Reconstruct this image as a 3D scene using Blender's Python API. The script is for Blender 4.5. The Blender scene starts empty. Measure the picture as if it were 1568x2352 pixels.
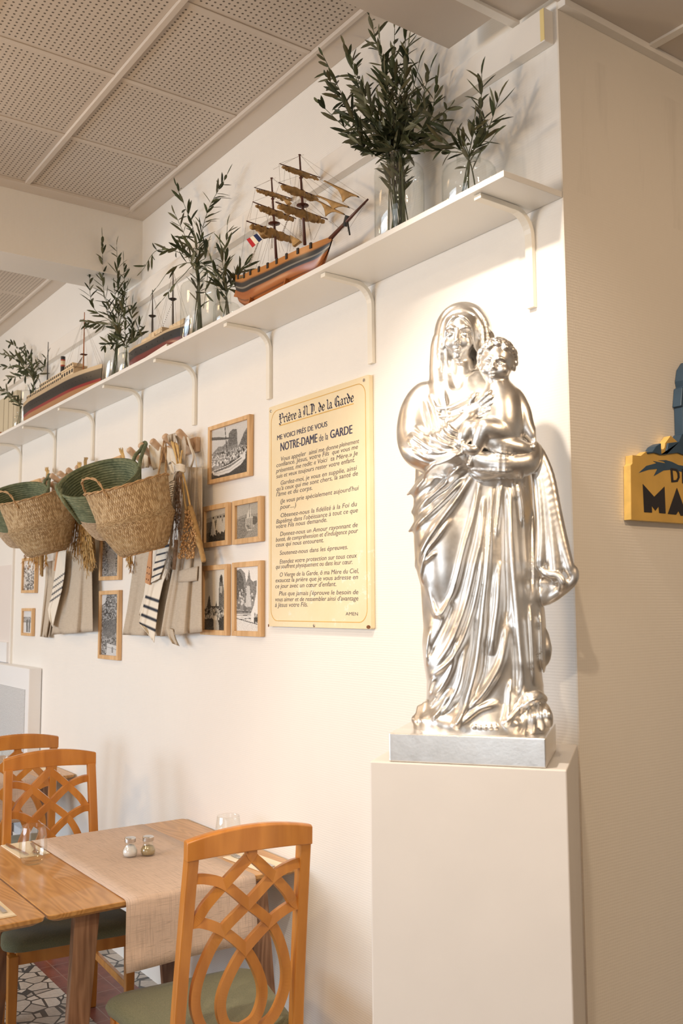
import bpy, bmesh, math, random
import numpy as np
from mathutils import Vector, Matrix
random.seed(7)
S = bpy.context.scene
COL = S.collection
PI = math.pi
# ---------------------------------------------------------------- camera
FPX, CAMH = 2165.9, 1.65
YAW, PITCH, ROLL = math.radians(54.4412), math.radians(5.6482), math.radians(-0.32547)
def _axes():
    f = Vector((-math.sin(YAW)*math.cos(PITCH), math.cos(YAW)*math.cos(PITCH), math.sin(PITCH)))
    r = Vector((math.cos(YAW), math.sin(YAW), 0)); u = r.cross(f)
    return math.cos(ROLL)*r+math.sin(ROLL)*u, -math.sin(ROLL)*r+math.cos(ROLL)*u, f
AR, AU, AF = _axes()
cam_d = bpy.data.cameras.new('camera'); cam = bpy.data.objects.new('camera', cam_d); COL.objects.link(cam)
cam_d.sensor_fit = 'VERTICAL'; cam_d.sensor_height = 36.0; cam_d.lens = FPX/2352*36
cam.matrix_world = Matrix(((AR.x, AU.x, -AF.x, 0), (AR.y, AU.y, -AF.y, 0), (AR.z, AU.z, -AF.z, CAMH), (0, 0, 0, 1)))
cam_d.dof.use_dof = True; cam_d.dof.focus_distance = 3.3; cam_d.dof.aperture_fstop = 5.6
S.camera = cam
# ---------------------------------------------------------------- render look
vs = S.view_settings
vs.view_transform = 'Standard'; vs.look = 'None'; vs.gamma = 1.0; vs.exposure = 0.34
vs.use_curve_mapping = False
S.cycles.max_bounces = 9; S.cycles.diffuse_bounces = 5; S.cycles.glossy_bounces = 5
S.cycles.transmission_bounces = 9; S.cycles.transparent_max_bounces = 12
S.cycles.caustics_reflective = False; S.cycles.caustics_refractive = False
S.cycles.use_denoising = True
S.cycles.sample_clamp_indirect = 6.0
# ---------------------------------------------------------------- world and lights
W = bpy.data.worlds.new('world'); S.world = W; W.use_nodes = True
W.node_tree.nodes['Background'].inputs[0].default_value = (1.0, 0.90, 0.78, 1)
W.node_tree.nodes['Background'].inputs[1].default_value = 0.5
def look_at(o, target):
    o.rotation_euler = (Vector(target)-o.location).to_track_quat('-Z', 'Y').to_euler()
def area(name, loc, target, sx, sy, power, col, spread=PI):
    l = bpy.data.lights.new(name, 'AREA'); l.shape = 'RECTANGLE'; l.size = sx; l.size_y = sy
    l.energy = power; l.color = col; l.spread = spread
    o = bpy.data.objects.new(name, l); COL.objects.link(o); o.location = loc; look_at(o, target); return o
def spot(name, loc, target, power, col, ang, blend, rad):
    l = bpy.data.lights.new(name, 'SPOT'); l.energy = power; l.color = col
    l.spot_size = math.radians(ang); l.spot_blend = blend; l.shadow_soft_size = rad
    o = bpy.data.objects.new(name, l); COL.objects.link(o); o.location = loc; look_at(o, target); return o
WARM = (1.0, 0.67, 0.36)
def point_fill(name, loc, power, col, rad):
    l = bpy.data.lights.new(name, 'POINT'); l.energy = power; l.color = col; l.shadow_soft_size = rad
    o = bpy.data.objects.new(name, l); COL.objects.link(o); o.location = loc; return o
spot('spotlight_on_statue', (-1.545, 0.68, 3.215), (-1.80, 1.72, 1.75), 94, (1.0, 0.86, 0.70), 66, 0.6, 0.030)
spot('spotlight_on_shelf', (-3.60, 0.20, 3.50), (-3.5, 1.86, 2.2), 17, WARM, 110, 0.8, 0.25)
spot('spotlight_on_far_shelf', (-6.2, 0.2, 3.50), (-6.0, 1.86, 2.2), 18, WARM, 110, 0.8, 0.25)
spot('downlight_on_table', (-0.10, -0.32, 3.22), (-2.7, 1.5, 0.55), 74, (1.0, 0.80, 0.58), 72, 0.8, 0.035)
point_fill('warm_fill', (-2.6, -1.1, 2.30), 56, WARM, 0.15)  # unseen point light, added to warm the ceiling, beam and long wall
point_fill('warm_fill_far', (-6.2, -1.1, 2.30), 44, WARM, 0.15)  # a second added fill, for the far stretch of the room
spot('side_wall_fill', (0.7, 1.5, 3.2), (-1.6, 2.9, 1.3), 92, (1.0, 0.71, 0.45), 100, 0.9, 0.10)  # added spot standing in for bounce, brightens the side wall
area('daylight_window_left', (-5.0, -4.75, 1.75), (-4.5, 1.2, 0.0), 4.6, 1.7, 118, (0.70, 0.85, 1.0), math.radians(125))
area('daylight_window_right', (1.7, -4.75, 1.65), (0.2, 1.8, 0.9), 3.4, 2.3, 30, (0.88, 0.94, 1.0), math.radians(140))
# ---------------------------------------------------------------- helpers
def ray(px, py): return (px-784)/FPX*AR-(py-1176)/FPX*AU+AF
def at_y(px, py, y): d = ray(px, py); p = d*(y/d.y); p.z += CAMH; return p
def at_x(px, py, x): d = ray(px, py); p = d*(x/d.x); p.z += CAMH; return p
def at_z(px, py, z): d = ray(px, py); p = d*((z-CAMH)/d.z); p.z += CAMH; return p
def tag(o, label=None, cat=None, group=None, kind=None):
    if label: o['label'] = label
    if cat: o['category'] = cat
    if group: o['group'] = group
    if kind: o['kind'] = kind
    return o
def empty(name, loc=(0, 0, 0), rz=0.0, label=None, cat=None, group=None):
    o = bpy.data.objects.new(name, None); COL.objects.link(o); o.location = loc; o.rotation_euler = (0, 0, rz)
    o.empty_display_size = 0.05
    return tag(o, label, cat, group)
def copy_tree(o, parent=None):
    c = o.copy(); COL.objects.link(c); c.parent = parent
    for ch in list(o.children): copy_tree(ch, c)
    return c
class MB:
    """collects shapes and links them as ONE mesh object"""
    def __init__(s): s.v = []; s.f = []; s.c = []; s.uv = []; s.mi = []; s.weld = False
    def add(s, vs, fs, col=None, uv=None, mi=0):
        n = len(s.v); s.v += [tuple(p) for p in vs]; s.f += [tuple(i+n for i in f) for f in fs]
        s.c += ([col]*len(vs) if not isinstance(col, list) else col)
        s.uv += (uv if uv else [(0, 0)]*len(vs)); s.mi += [mi]*len(fs)
        return s
    def box(s, x0, x1, y0, y1, z0, z1, M=None, **k):
        vs = [Vector((x, y, z)) for x in (x0, x1) for y in (y0, y1) for z in (z0, z1)]
        if M: vs = [M @ v for v in vs]
        return s.add(vs, [(0, 1, 3, 2), (4, 6, 7, 5), (0, 4, 5, 1), (2, 3, 7, 6), (0, 2, 6, 4), (1, 5, 7, 3)], **k)
    def loft(s, rings, closed=True, cap0=True, cap1=True, **k):
        n = len(rings[0]); m = len(rings); vs = [p for r in rings for p in r]; fs = []
        for i in range(m-1):
            for j in range(n if closed else n-1):
                a = i*n+j; b = i*n+(j+1) % n; fs.append((a, b, b+n, a+n))
        if cap0 and closed: fs.append(tuple(range(n))[::-1])
        if cap1 and closed: fs.append(tuple(range((m-1)*n, m*n)))
        return s.add(vs, fs, **k)
    def tube(s, pts, r, n=8, flat=1.0, up=None, cap=True, **k):
        pts = [Vector(p) for p in pts]; R = r if isinstance(r, (list, tuple)) else [r]*len(pts)
        T = []
        for i in range(len(pts)):
            t = pts[min(i+1, len(pts)-1)]-pts[max(i-1, 0)]
            T.append(t.normalized() if t.length > 1e-9 else Vector((0, 0, 1)))
        u = Vector(up) if up else (Vector((0, 0, 1)) if abs(T[0].z) < 0.9 else Vector((1, 0, 0)))
        rings = []
        for i, p in enumerate(pts):
            a = u-T[i]*u.dot(T[i])
            if a.length < 1e-6: a = T[i].orthogonal()
            a.normalize(); b = T[i].cross(a); u = a
            rings.append([p+(a*math.cos(q)*flat+b*math.sin(q))*R[i] for q in [2*PI*j/n+PI/n for j in range(n)]])
        return s.loft(rings, cap0=cap, cap1=cap, **k)
    def bar(s, pts, w, h, up, **k):
        """rectangular bar swept along pts; up = direction of h"""
        pts = [Vector(p) for p in pts]; up = Vector(up).normalized(); rings = []
        for i, p in enumerate(pts):
            t = (pts[min(i+1, len(pts)-1)]-pts[max(i-1, 0)]).normalized(); sd = t.cross(up).normalized(); uu = sd.cross(t)
            wi = w[i] if isinstance(w, (list, tuple)) else w
            rings.append([p+sd*wi/2+uu*h/2, p-sd*wi/2+uu*h/2, p-sd*wi/2-uu*h/2, p+sd*wi/2-uu*h/2])
        return s.loft(rings, **k)
    def lathe(s, prof, n=28, c=(0, 0, 0), cap0=True, cap1=True, **k):
        s.weld = True
        rings = [[Vector((c[0]+r*math.cos(2*PI*j/n), c[1]+r*math.sin(2*PI*j/n), c[2]+z)) for j in range(n)] for r, z in prof]
        return s.loft(rings, cap0=cap0, cap1=cap1, **k)
    def prism(s, poly, d, M=None, **k):
        """polygon (x,y) extruded 0..d in z, then M"""
        n = len(poly); vs = [Vector((x, y, 0)) for x, y in poly]+[Vector((x, y, d)) for x, y in poly]
        if M: vs = [M @ v for v in vs]
        fs = [tuple(range(n))[::-1], tuple(range(n, 2*n))]+[(i, (i+1) % n, (i+1) % n+n, i+n) for i in range(n)]
        return s.add(vs, fs, **k)
    def ell(s, c, r, n=10, m=7, M=None, **k):
        c = Vector(c); vs = []; fs = []
        for i in range(1, m):
            t = PI*i/m
            for j in range(n):
                q = 2*PI*j/n; v = Vector((r[0]*math.sin(t)*math.cos(q), r[1]*math.sin(t)*math.sin(q), r[2]*math.cos(t)))
                vs.append(c+(M @ v if M else v))
        top = Vector((0, 0, r[2])); vs += [c+(M @ top if M else top), c-(M @ top if M else top)]
        for i in range(m-2):
            for j in range(n):
                a = i*n+j; b = i*n+(j+1) % n; fs.append((a, a+n, b+n, b))
        N = (m-1)*n
        for j in range(n):
            fs.append((N, j, (j+1) % n)); fs.append((N+1, (m-2)*n+(j+1) % n, (m-2)*n+j))
        return s.add(vs, fs, **k)
    def build(s, name, mat, parent=None, smooth=False, bevel=0.0, seg=2, flip=True, angle=35):
        me = bpy.data.meshes.new(name); me.from_pydata(s.v, [], s.f)
        mats = mat if isinstance(mat, (list, tuple)) else [mat]
        for m in mats: me.materials.append(m)
        if len(mats) > 1: me.polygons.foreach_set('material_index', s.mi)
        if any(c is not None for c in s.c):
            ca = me.color_attributes.new('tint', 'FLOAT_COLOR', 'POINT')
            ca.data.foreach_set('color', [x for c in s.c for x in ((*c, 1.0) if c is not None else (1, 1, 1, 1))])
        if any(u != (0, 0) for u in s.uv):
            ul = me.uv_layers.new(name='uv'); li = np.empty(len(me.loops), int); me.loops.foreach_get('vertex_index', li)
            ul.data.foreach_set('uv', np.array(s.uv, float)[li].ravel())
        if flip:
            bm = bmesh.new(); bm.from_mesh(me)
            if s.weld: bmesh.ops.remove_doubles(bm, verts=bm.verts, dist=1e-6)
            bmesh.ops.recalc_face_normals(bm, faces=bm.faces); bm.to_mesh(me); bm.free()
        if smooth:
            me.shade_smooth()
        me.update()
        o = bpy.data.objects.new(name, me); COL.objects.link(o); o.parent = parent
        if bevel:
            b = o.modifiers.new('bevel', 'BEVEL'); b.width = bevel; b.segments = seg; b.limit_method = 'ANGLE'; b.angle_limit = math.radians(angle)
            b.harden_normals = False
        return o
def spline(pts, n=8):
    """Catmull-Rom through pts"""
    P = [Vector(p) for p in pts]; P = [P[0]*2-P[1]]+P+[P[-1]*2-P[-2]]; out = []
    for i in range(1, len(P)-2):
        for k in range(n):
            t = k/n; a, b, c, d = P[i-1:i+3]
            out.append(0.5*((2*b)+(c-a)*t+(2*a-5*b+4*c-d)*t*t+(3*b-a-3*c+d)*t**3))
    out.append(P[-2]); return out
def structure(o): o['kind'] = 'structure'; return o
# ---------------------------------------------------------------- materials
MATS = {}
class N:
    def __init__(s, name):
        s.m = bpy.data.materials.new(name); s.m.use_nodes = True; s.t = s.m.node_tree; s.b = s.t.nodes['Principled BSDF']
        s.co = None
    def n(s, typ, **k):
        x = s.t.nodes.new('ShaderNode'+typ)
        for a, v in k.items():
            if a.startswith('i_'):
                key = a[2:]; key = int(key) if key.isdigit() else key.replace('_', ' ')
                if isinstance(v, bpy.types.NodeSocket): s.t.links.new(v, x.inputs[key])
                else: x.inputs[key].default_value = v
            else: setattr(x, a, v)
        return x
    def set(s, **k):
        for a, v in k.items():
            key = a.replace('_', ' ')
            if isinstance(v, bpy.types.NodeSocket): s.t.links.new(v, s.b.inputs[key])
            else: s.b.inputs[key].default_value = v
        return s
    def obj(s, scale=(1, 1, 1), rot=(0, 0, 0), kind='Object'):
        tc = s.n('TexCoord'); mp = s.n('Mapping'); s.t.links.new(tc.outputs[kind], mp.inputs[0])
        mp.inputs['Scale'].default_value = scale; mp.inputs['Rotation'].default_value = rot
        return mp.outputs[0]
    def noise(s, vec, scale, detail=3, rough=0.5): return s.n('TexNoise', i_Vector=vec, i_Scale=scale, i_Detail=detail, i_Roughness=rough).outputs['Fac']
    def ramp(s, fac, stops):
        r = s.n('ValToRGB', i_Fac=fac); e = r.color_ramp.elements
        while len(e) < len(stops): e.new(0.5)
        for i, (p, c) in enumerate(stops): e[i].position = p; e[i].color = (*c, 1)
        return r.outputs['Color']
    def mix(s, fac, a, b, mode='MIX'):
        x = s.n('Mix', data_type='RGBA', blend_type=mode)
        for sock, v in ((x.inputs[0], fac), (x.inputs[6], a), (x.inputs[7], b)):
            if isinstance(v, bpy.types.NodeSocket): s.t.links.new(v, sock)
            else: sock.default_value = v if not isinstance(v, tuple) else (*v, 1)
        return x.outputs[2]
    def math(s, op, a, b=0.0, c=0.0):
        x = s.n('Math', operation=op)
        for i, v in enumerate((a, b, c)):
            if isinstance(v, bpy.types.NodeSocket): s.t.links.new(v, x.inputs[i])
            else: x.inputs[i].default_value = v
        return x.outputs[0]
    def bump(s, h, strength=0.3, dist=0.002):
        b = s.n('Bump', i_Height=h, i_Strength=strength, i_Distance=dist); s.t.links.new(b.outputs[0], s.b.inputs['Normal']); return s
    def tint(s):
        return s.n('VertexColor', layer_name='tint').outputs['Color']
def paint(name, col, rough=0.5, var=0.04, scale=3.0, bump=0.0, bscale=200, metallic=0.0, spec=0.5):
    m = N(name); v = m.obj(); f = m.noise(v, scale, 4)
    lo = tuple(max(0, c*(1-var)) for c in col); hi = tuple(min(1, c*(1+var)) for c in col)
    m.set(Base_Color=m.ramp(f, [(0.3, lo), (0.7, hi)]), Roughness=rough, Metallic=metallic)
    m.b.inputs['Specular IOR Level'].default_value = spec
    if bump: m.bump(m.noise(v, bscale, 2), bump, 0.001)
    MATS[name] = m.m; return m.m
def wood(name, c1, c2, axis=0, scale=1.0, rough=0.35, stretch=12.0, ring=14.0, coat=0.0):
    m = N(name); sc = [stretch]*3; sc[axis] = 1.0
    v = m.obj(tuple(x*scale for x in sc)); f1 = m.noise(v, 3.0, 5, 0.6)
    sc2 = [6.0]*3; sc2[axis] = 0.9
    v2 = m.obj(tuple(x*scale for x in sc2)); f2 = m.noise(v2, 1.3, 2)
    rings = m.math('SINE', m.math('MULTIPLY', f2, ring*6.0)); rings = m.math('MULTIPLY_ADD', rings, 0.5, 0.5)
    f = m.math('ADD', m.math('MULTIPLY', f1, 0.7), m.math('MULTIPLY', rings, 0.3))
    m.set(Base_Color=m.ramp(f, [(0.25, c1), (0.75, c2)]), Roughness=rough)
    m.b.inputs['Coat Weight'].default_value = coat
    m.bump(f1, 0.12, 0.001); MATS[name] = m.m; return m.m
def tinted(name, rough=0.6, spec=0.4, bump=0.0, bscale=300, metallic=0.0, trans=0.0):
    m = N(name); m.set(Base_Color=m.tint(), Roughness=rough, Metallic=metallic); m.b.inputs['Specular IOR Level'].default_value = spec
    if bump: m.bump(m.noise(m.obj(), bscale, 2), bump, 0.001)
    MATS[name] = m.m; return m.m
def wall_mat(name, col, rib=True):
    m = N(name); v = m.obj()
    sep = m.n('SeparateXYZ', i_0=v)
    big = m.noise(v, 1.6, 4)
    streak = m.noise(m.obj((9, 9, 0.9)), 1.0, 3)
    c = m.ramp(m.math('ADD', m.math('MULTIPLY', big, 0.6), m.math('MULTIPLY', streak, 0.4)), [(0.3, tuple(x*0.975 for x in col)), (0.7, col)])
    smudge = m.noise(m.obj((13, 13, 1.6)), 1.0, 4, 0.6); dirt = m.math('MULTIPLY', m.math('MULTIPLY', m.math('GREATER_THAN', sep.outputs[2], 2.74), m.math('LESS_THAN', sep.outputs[2], 3.14)), m.n('MapRange', i_0=smudge, i_1=0.50, i_2=0.72, i_3=0.0, i_4=0.28).outputs[0])
    c = m.mix(dirt, c, tuple(x*k for x, k in zip(col, (0.62, 0.60, 0.58))))
    m.set(Base_Color=c, Roughness=0.42); m.b.inputs['Specular IOR Level'].default_value = 0.45
    wv = m.noise(m.obj((1, 1, 1)), 9.0, 2)
    z = m.math('ADD', m.math('MULTIPLY', sep.outputs[2], 820.0), m.math('MULTIPLY', wv, 2.5))
    rz = m.math('SINE', z)
    xy = m.math('ADD', sep.outputs[0], sep.outputs[1])
    rx = m.math('SINE', m.math('MULTIPLY', xy, 900.0))
    h = m.math('ADD', m.math('MULTIPLY', rz, 0.55), m.math('MULTIPLY', rx, 0.30))
    h = m.math('ADD', h, m.math('MULTIPLY', m.noise(v, 260, 2), 0.7))
    m.bump(h, 0.12, 0.0016); MATS[name] = m.m; return m.m
def glass_mat(name, ior=1.45, rough=0.02):
    """thin clear glass: mostly transparent, mirror-like towards grazing angles"""
    m = N(name); t = m.t; t.nodes.remove(m.b)
    lw = m.n('LayerWeight', i_Blend=0.30).outputs['Facing']
    tr = m.n('BsdfTransparent'); gl = m.n('BsdfGlossy', i_Color=(1, 1, 1, 1), i_Roughness=rough); mx = m.n('MixShader')
    t.links.new(m.ramp(lw, [(0.0, (0.985, 0.99, 0.985)), (0.72, (0.955, 0.96, 0.95)), (1.0, (0.36, 0.37, 0.35))]), tr.inputs[0])
    t.links.new(m.ramp(lw, [(0.0, (0.045,)*3), (0.55, (0.09,)*3), (0.85, (0.25,)*3), (1.0, (0.65,)*3)]), mx.inputs[0]); t.links.new(tr.outputs[0], mx.inputs[1]); t.links.new(gl.outputs[0], mx.inputs[2])
    t.links.new(mx.outputs[0], t.nodes['Material Output'].inputs[0]); MATS[name] = m.m; return m.m
wall_mat('wall_paint', (0.87, 0.845, 0.80))
wall_mat('wall_paint_lamplit', (0.84, 0.78, 0.69))  # copy of wall_paint with the warm lamplight put into its colour
paint('ceiling_board', (0.66, 0.59, 0.52), 0.7, 0.03, 2.0, 0.2, 260)
paint('white_trim', (0.86, 0.82, 0.76), 0.45, 0.02)
paint('shelf_white', (0.86, 0.84, 0.80), 0.38, 0.02)
paint('bracket_enamel', (0.87, 0.82, 0.72), 0.35, 0.02)
paint('pedestal_paint', (0.80, 0.765, 0.735), 0.42, 0.025, 5.0, 0.12, 60)
paint('radiator_enamel', (0.86, 0.87, 0.88), 0.35, 0.01)
paint('tape_yellow', (0.82, 0.66, 0.30), 0.5, 0.03)
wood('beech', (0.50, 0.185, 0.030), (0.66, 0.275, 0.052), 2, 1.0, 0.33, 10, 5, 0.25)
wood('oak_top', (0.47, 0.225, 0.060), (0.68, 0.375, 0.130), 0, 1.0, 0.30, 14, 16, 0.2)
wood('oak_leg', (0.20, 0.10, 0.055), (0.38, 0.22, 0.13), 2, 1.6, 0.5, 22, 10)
wood('frame_oak', (0.60, 0.36, 0.165), (0.76, 0.50, 0.26), 2, 1.2, 0.42, 16, 8)
wood('peg_beech', (0.55, 0.36, 0.22), (0.70, 0.49, 0.32), 0, 1.2, 0.5, 12, 8)
glass_mat('clear_glass', 1.47)
# ---------------------------------------------------------------- structure of the room
WY, CX = 1.86, -1.595            # plane of the long wall, and the corner where the side wall turns away
ZC, ZL = 3.585, 3.254            # perforated ceiling, lower plain ceiling
def sbox(name, mat, *b, bevel=0.0): return structure(MB().box(*b).build(name, mat, bevel=bevel))
sbox('wall_left', MATS['wall_paint'], -10, CX-0.005, WY, WY+0.13, 0, 3.62)
sbox('wall_right', MATS['wall_paint_lamplit'], CX-0.005, CX, WY, 5, 0, 3.27)
sbox('wall_back', MATS['wall_paint'], -10, 4, -5.1, -5.0, 0, 3.7)
sbox('wall_far_end', MATS['wall_paint'], -10.1, -10, -5, WY+0.13, 0, 3.7)
sbox('wall_far_right', MATS['wall_paint'], 4, 4.1, -5, 5, 0, 3.7)
sbox('wall_alcove', MATS['wall_paint_lamplit'], CX, 4, 5, 5.1, 0, 3.7)
# floor: crazy-paving mosaic with a run of red tiles
m = N('floor_mosaic'); v = m.obj(); sep = m.n('SeparateXYZ', i_0=v)
vor = m.n('TexVoronoi', feature='DISTANCE_TO_EDGE', i_Vector=v, i_Scale=13.0); cell = m.n('TexVoronoi', i_Vector=v, i_Scale=13.0)
joint = m.math('LESS_THAN', vor.outputs['Distance'], 0.045)
stone = m.ramp(m.math('ADD', m.math('MULTIPLY', m.noise(v, 60, 3), 0.5), m.math('MULTIPLY', m.n('SeparateColor', i_0=cell.outputs['Color']).outputs[0], 0.5)), [(0.25, (0.36, 0.33, 0.29)), (0.8, (0.60, 0.56, 0.50))])
mos = m.mix(joint, stone, (0.05, 0.05, 0.045))
def gridline(sock, p, w):
    f = m.math('FRACT', m.math('MULTIPLY', sock, 1.0/p)); return m.math('LESS_THAN', f, w/p)
gr = m.math('MAXIMUM', gridline(sep.outputs[0], 0.14, 0.004), gridline(sep.outputs[1], 0.14, 0.004))
red = m.mix(gr, m.ramp(m.noise(v, 14, 4), [(0.3, (0.13, 0.035, 0.025)), (0.7, (0.24, 0.075, 0.05))]), (0.26, 0.16, 0.13))
inred = m.math('MULTIPLY', m.math('GREATER_THAN', sep.outputs[1], 1.485), m.math('LESS_THAN', sep.outputs[1], 1.765))
m.set(Base_Color=m.mix(inred, mos, red), Roughness=0.38); MATS['floor_mosaic'] = m.m
sbox('floor', MATS['floor_mosaic'], -10, 4, -5, 5, -0.06, 0)
# perforated ceiling boards
TX, TY, X0, Y0 = 0.5335, 0.512, -2.621, 1.763
m = N('ceiling_perforated'); v = m.obj(); sep = m.n('SeparateXYZ', i_0=v)
def tile(sock, o, p, n):
    t = m.math('FRACT', m.math('MULTIPLY', m.math('SUBTRACT', sock, o), 1.0/p))      # 0..1 inside a board
    u = m.math('MULTIPLY', m.math('SUBTRACT', t, 0.045), n/0.91)
    ins = m.math('MULTIPLY', m.math('GREATER_THAN', u, 0.0), m.math('LESS_THAN', u, float(n)))
    return m.math('SUBTRACT', m.math('FRACT', u), 0.5), ins
ux, ix = tile(sep.outputs[0], X0-10*TX, TX, 24); uy, iy = tile(sep.outputs[1], Y0-20*TY, TY, 23)
d2 = m.math('ADD', m.math('MULTIPLY', ux, ux), m.math('MULTIPLY', uy, uy))
hole = m.math('MULTIPLY', m.math('LESS_THAN', d2, 0.040), m.math('MULTIPLY', ix, iy))
hole = m.math('MULTIPLY', hole, m.math('LESS_THAN', sep.outputs[1], Y0))
brd = m.ramp(m.noise(v, 2.5, 3), [(0.3, (0.60, 0.53, 0.46)), (0.7, (0.65, 0.58, 0.51))])
m.set(Base_Color=m.mix(hole, brd, (0.14, 0.115, 0.09)), Roughness=0.75)
m.bump(m.math('MULTIPLY', hole, -1.0), 0.6, 0.003); MATS['ceiling_perforated'] = m.m
sbox('ceiling', MATS['ceiling_perforated'], -10, -1.921, -5, WY, ZC+0.006, ZC+0.05)
b = MB()
b.box(-4.31, -1.921, Y0, WY, ZC-0.002, ZC+0.006); b.box(-4.31, -4.222, -5, Y0, ZC-0.002, ZC+0.006)
b.box(-10, -4.56, Y0, WY, ZC-0.002, ZC+0.006)
structure(b.build('ceiling_border', MATS['ceiling_board'], bevel=0.002))
b = MB()
b.box(-4.222, -1.921, Y0-0.016, Y0, ZC-0.010, ZC+0.006); b.box(-4.222, -4.208, -5, Y0-0.016, ZC-0.010, ZC+0.006)
b.box(-10, -4.56, Y0-0.016, Y0, ZC-0.010, ZC+0.006)
for k in range(1, 12):
    b.box(-4.208, -1.921, Y0-k*TY-0.011, Y0-k*TY+0.011, ZC-0.008, ZC+0.006)
for k in range(-3, 2):
    if -4.2 < X0+k*TX < -1.95: b.box(X0+k*TX-0.010, X0+k*TX+0.010, -5, Y0-0.016, ZC+0.002, ZC+0.006)
structure(b.build('ceiling_rail', MATS['ceiling_board'], bevel=0.003))
sbox('beam', MATS['wall_paint'], -4.56, -4.31, -5, WY, 3.276, ZC+0.05)
b = MB()
b.box(-1.921, -1.72, -5, 1.765, ZL, ZL+0.02); b.box(-1.72, CX, -5, 1.835, ZL, ZL+0.02); b.box(CX, 4, -5, 5, ZL, ZL+0.02)
b.box(-1.921, -1.905, -5, 1.765, ZL+0.02, ZC+0.05)
structure(b.build('ceiling_lower', MATS['ceiling_board']))
b = MB()
b.box(-1.735, -1.708, -5, 1.835, ZL-0.010, ZL); b.box(CX+0.026, 4, 2.218, 2.246, ZL-0.008, ZL); b.box(CX+0.026, 4, 2.80, 2.828, ZL-0.008, ZL)
b.box(CX, CX+0.026, WY, 5, ZL-0.020, ZL)
structure(b.build('ceiling_lower_rail', MATS['white_trim'], bevel=0.001))
t1 = sbox('trim_1', MATS['white_trim'], -10, -1.6115, 1.825, WY, 3.142, 3.236, bevel=0.002)
o = MB().box(-1.626, -1.612, 1.8242, 1.8252, 3.145, 3.234).build('tape', MATS['tape_yellow'], t1); o['label'] = 'yellow strip at the end of the trunking'
sbox('trim_2', MATS['white_trim'], -6.315, -6.295, 1.845, WY, 0.1, 2.44)
paint('panel_pinkish', (0.80, 0.735, 0.69), 0.5, 0.02)
sbox('trim_3', MATS['panel_pinkish'], -10, -6.315, WY-0.005, WY, 0.1, 1.93)
sbox('baseboard_left', MATS['white_trim'], -10, -1.6, WY-0.012, WY, 0, 0.09)
# ---------------------------------------------------------------- pedestal
PC, PA = (-1.648, 1.570), math.radians(37.2)
t = empty('pedestal', (PC[0], PC[1], 0), PA, 'tall beige painted pedestal under the silver statue by the corner', 'pedestal')
MB().box(-0.213, 0.213, -0.187, 0.187, 0, 1.305).build('plinth_box', MATS['pedestal_paint'], t, bevel=0.003)
# ---------------------------------------------------------------- tables
def table(name, x0, x1, y0, y1, label, lean):
    t = empty(name, ((x0+x1)/2, (y0+y1)/2, 0), 0, label, 'table', 'oak dining tables along the wall')
    hx, hy = (x1-x0)/2, (y1-y0)/2
    b = MB(); pts = []
    for sx, sy, a0 in ((1, 1, 0), (-1, 1, 90), (-1, -1, 180), (1, -1, 270)):
        for k in range(5):
            a = math.radians(a0+22.5*k); pts.append((sx*(hx-0.018)+0.018*math.cos(a), sy*(hy-0.018)+0.018*math.sin(a)))
    def ring(z, ins): return [Vector((x*(1-ins/hx), y*(1-ins/hy), z)) for x, y in pts]
    b.loft([ring(0.724, 0.022), ring(0.736, 0.003), ring(0.748, 0), ring(0.75, 0.002)])
    b.build('tabletop', MATS['oak_top'], t)
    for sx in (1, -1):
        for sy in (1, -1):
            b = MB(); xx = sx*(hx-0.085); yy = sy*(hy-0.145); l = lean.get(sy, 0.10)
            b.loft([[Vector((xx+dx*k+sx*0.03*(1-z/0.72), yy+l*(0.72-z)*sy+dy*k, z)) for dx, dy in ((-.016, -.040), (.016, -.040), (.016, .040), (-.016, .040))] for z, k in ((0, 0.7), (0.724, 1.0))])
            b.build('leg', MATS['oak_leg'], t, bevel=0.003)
    for y_ in (-hy+0.14, hy-0.14): MB().box(-hx+0.10, hx-0.10, y_-.01, y_+.01, 0.68, 0.7239).build('apron_rail', MATS['oak_leg'], t)
    return t
table('dining_table', -3.755, -2.83, 0.962, 1.850, 'oak table against the wall under the near beige runner, salt and pepper on it', {1: 0.09, -1: 0.08})
table('dining_table', -3.755, -2.83, 0.066, 0.956, 'oak table pushed side by side with the runner table, cut by the left frame edge', {1: -0.23, -1: 0.10})
table('dining_table', -5.98, -5.07, 0.962, 1.850, 'oak table seen through the chair backs, farther along the wall', {1: 0.09, -1: 0.08})
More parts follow.
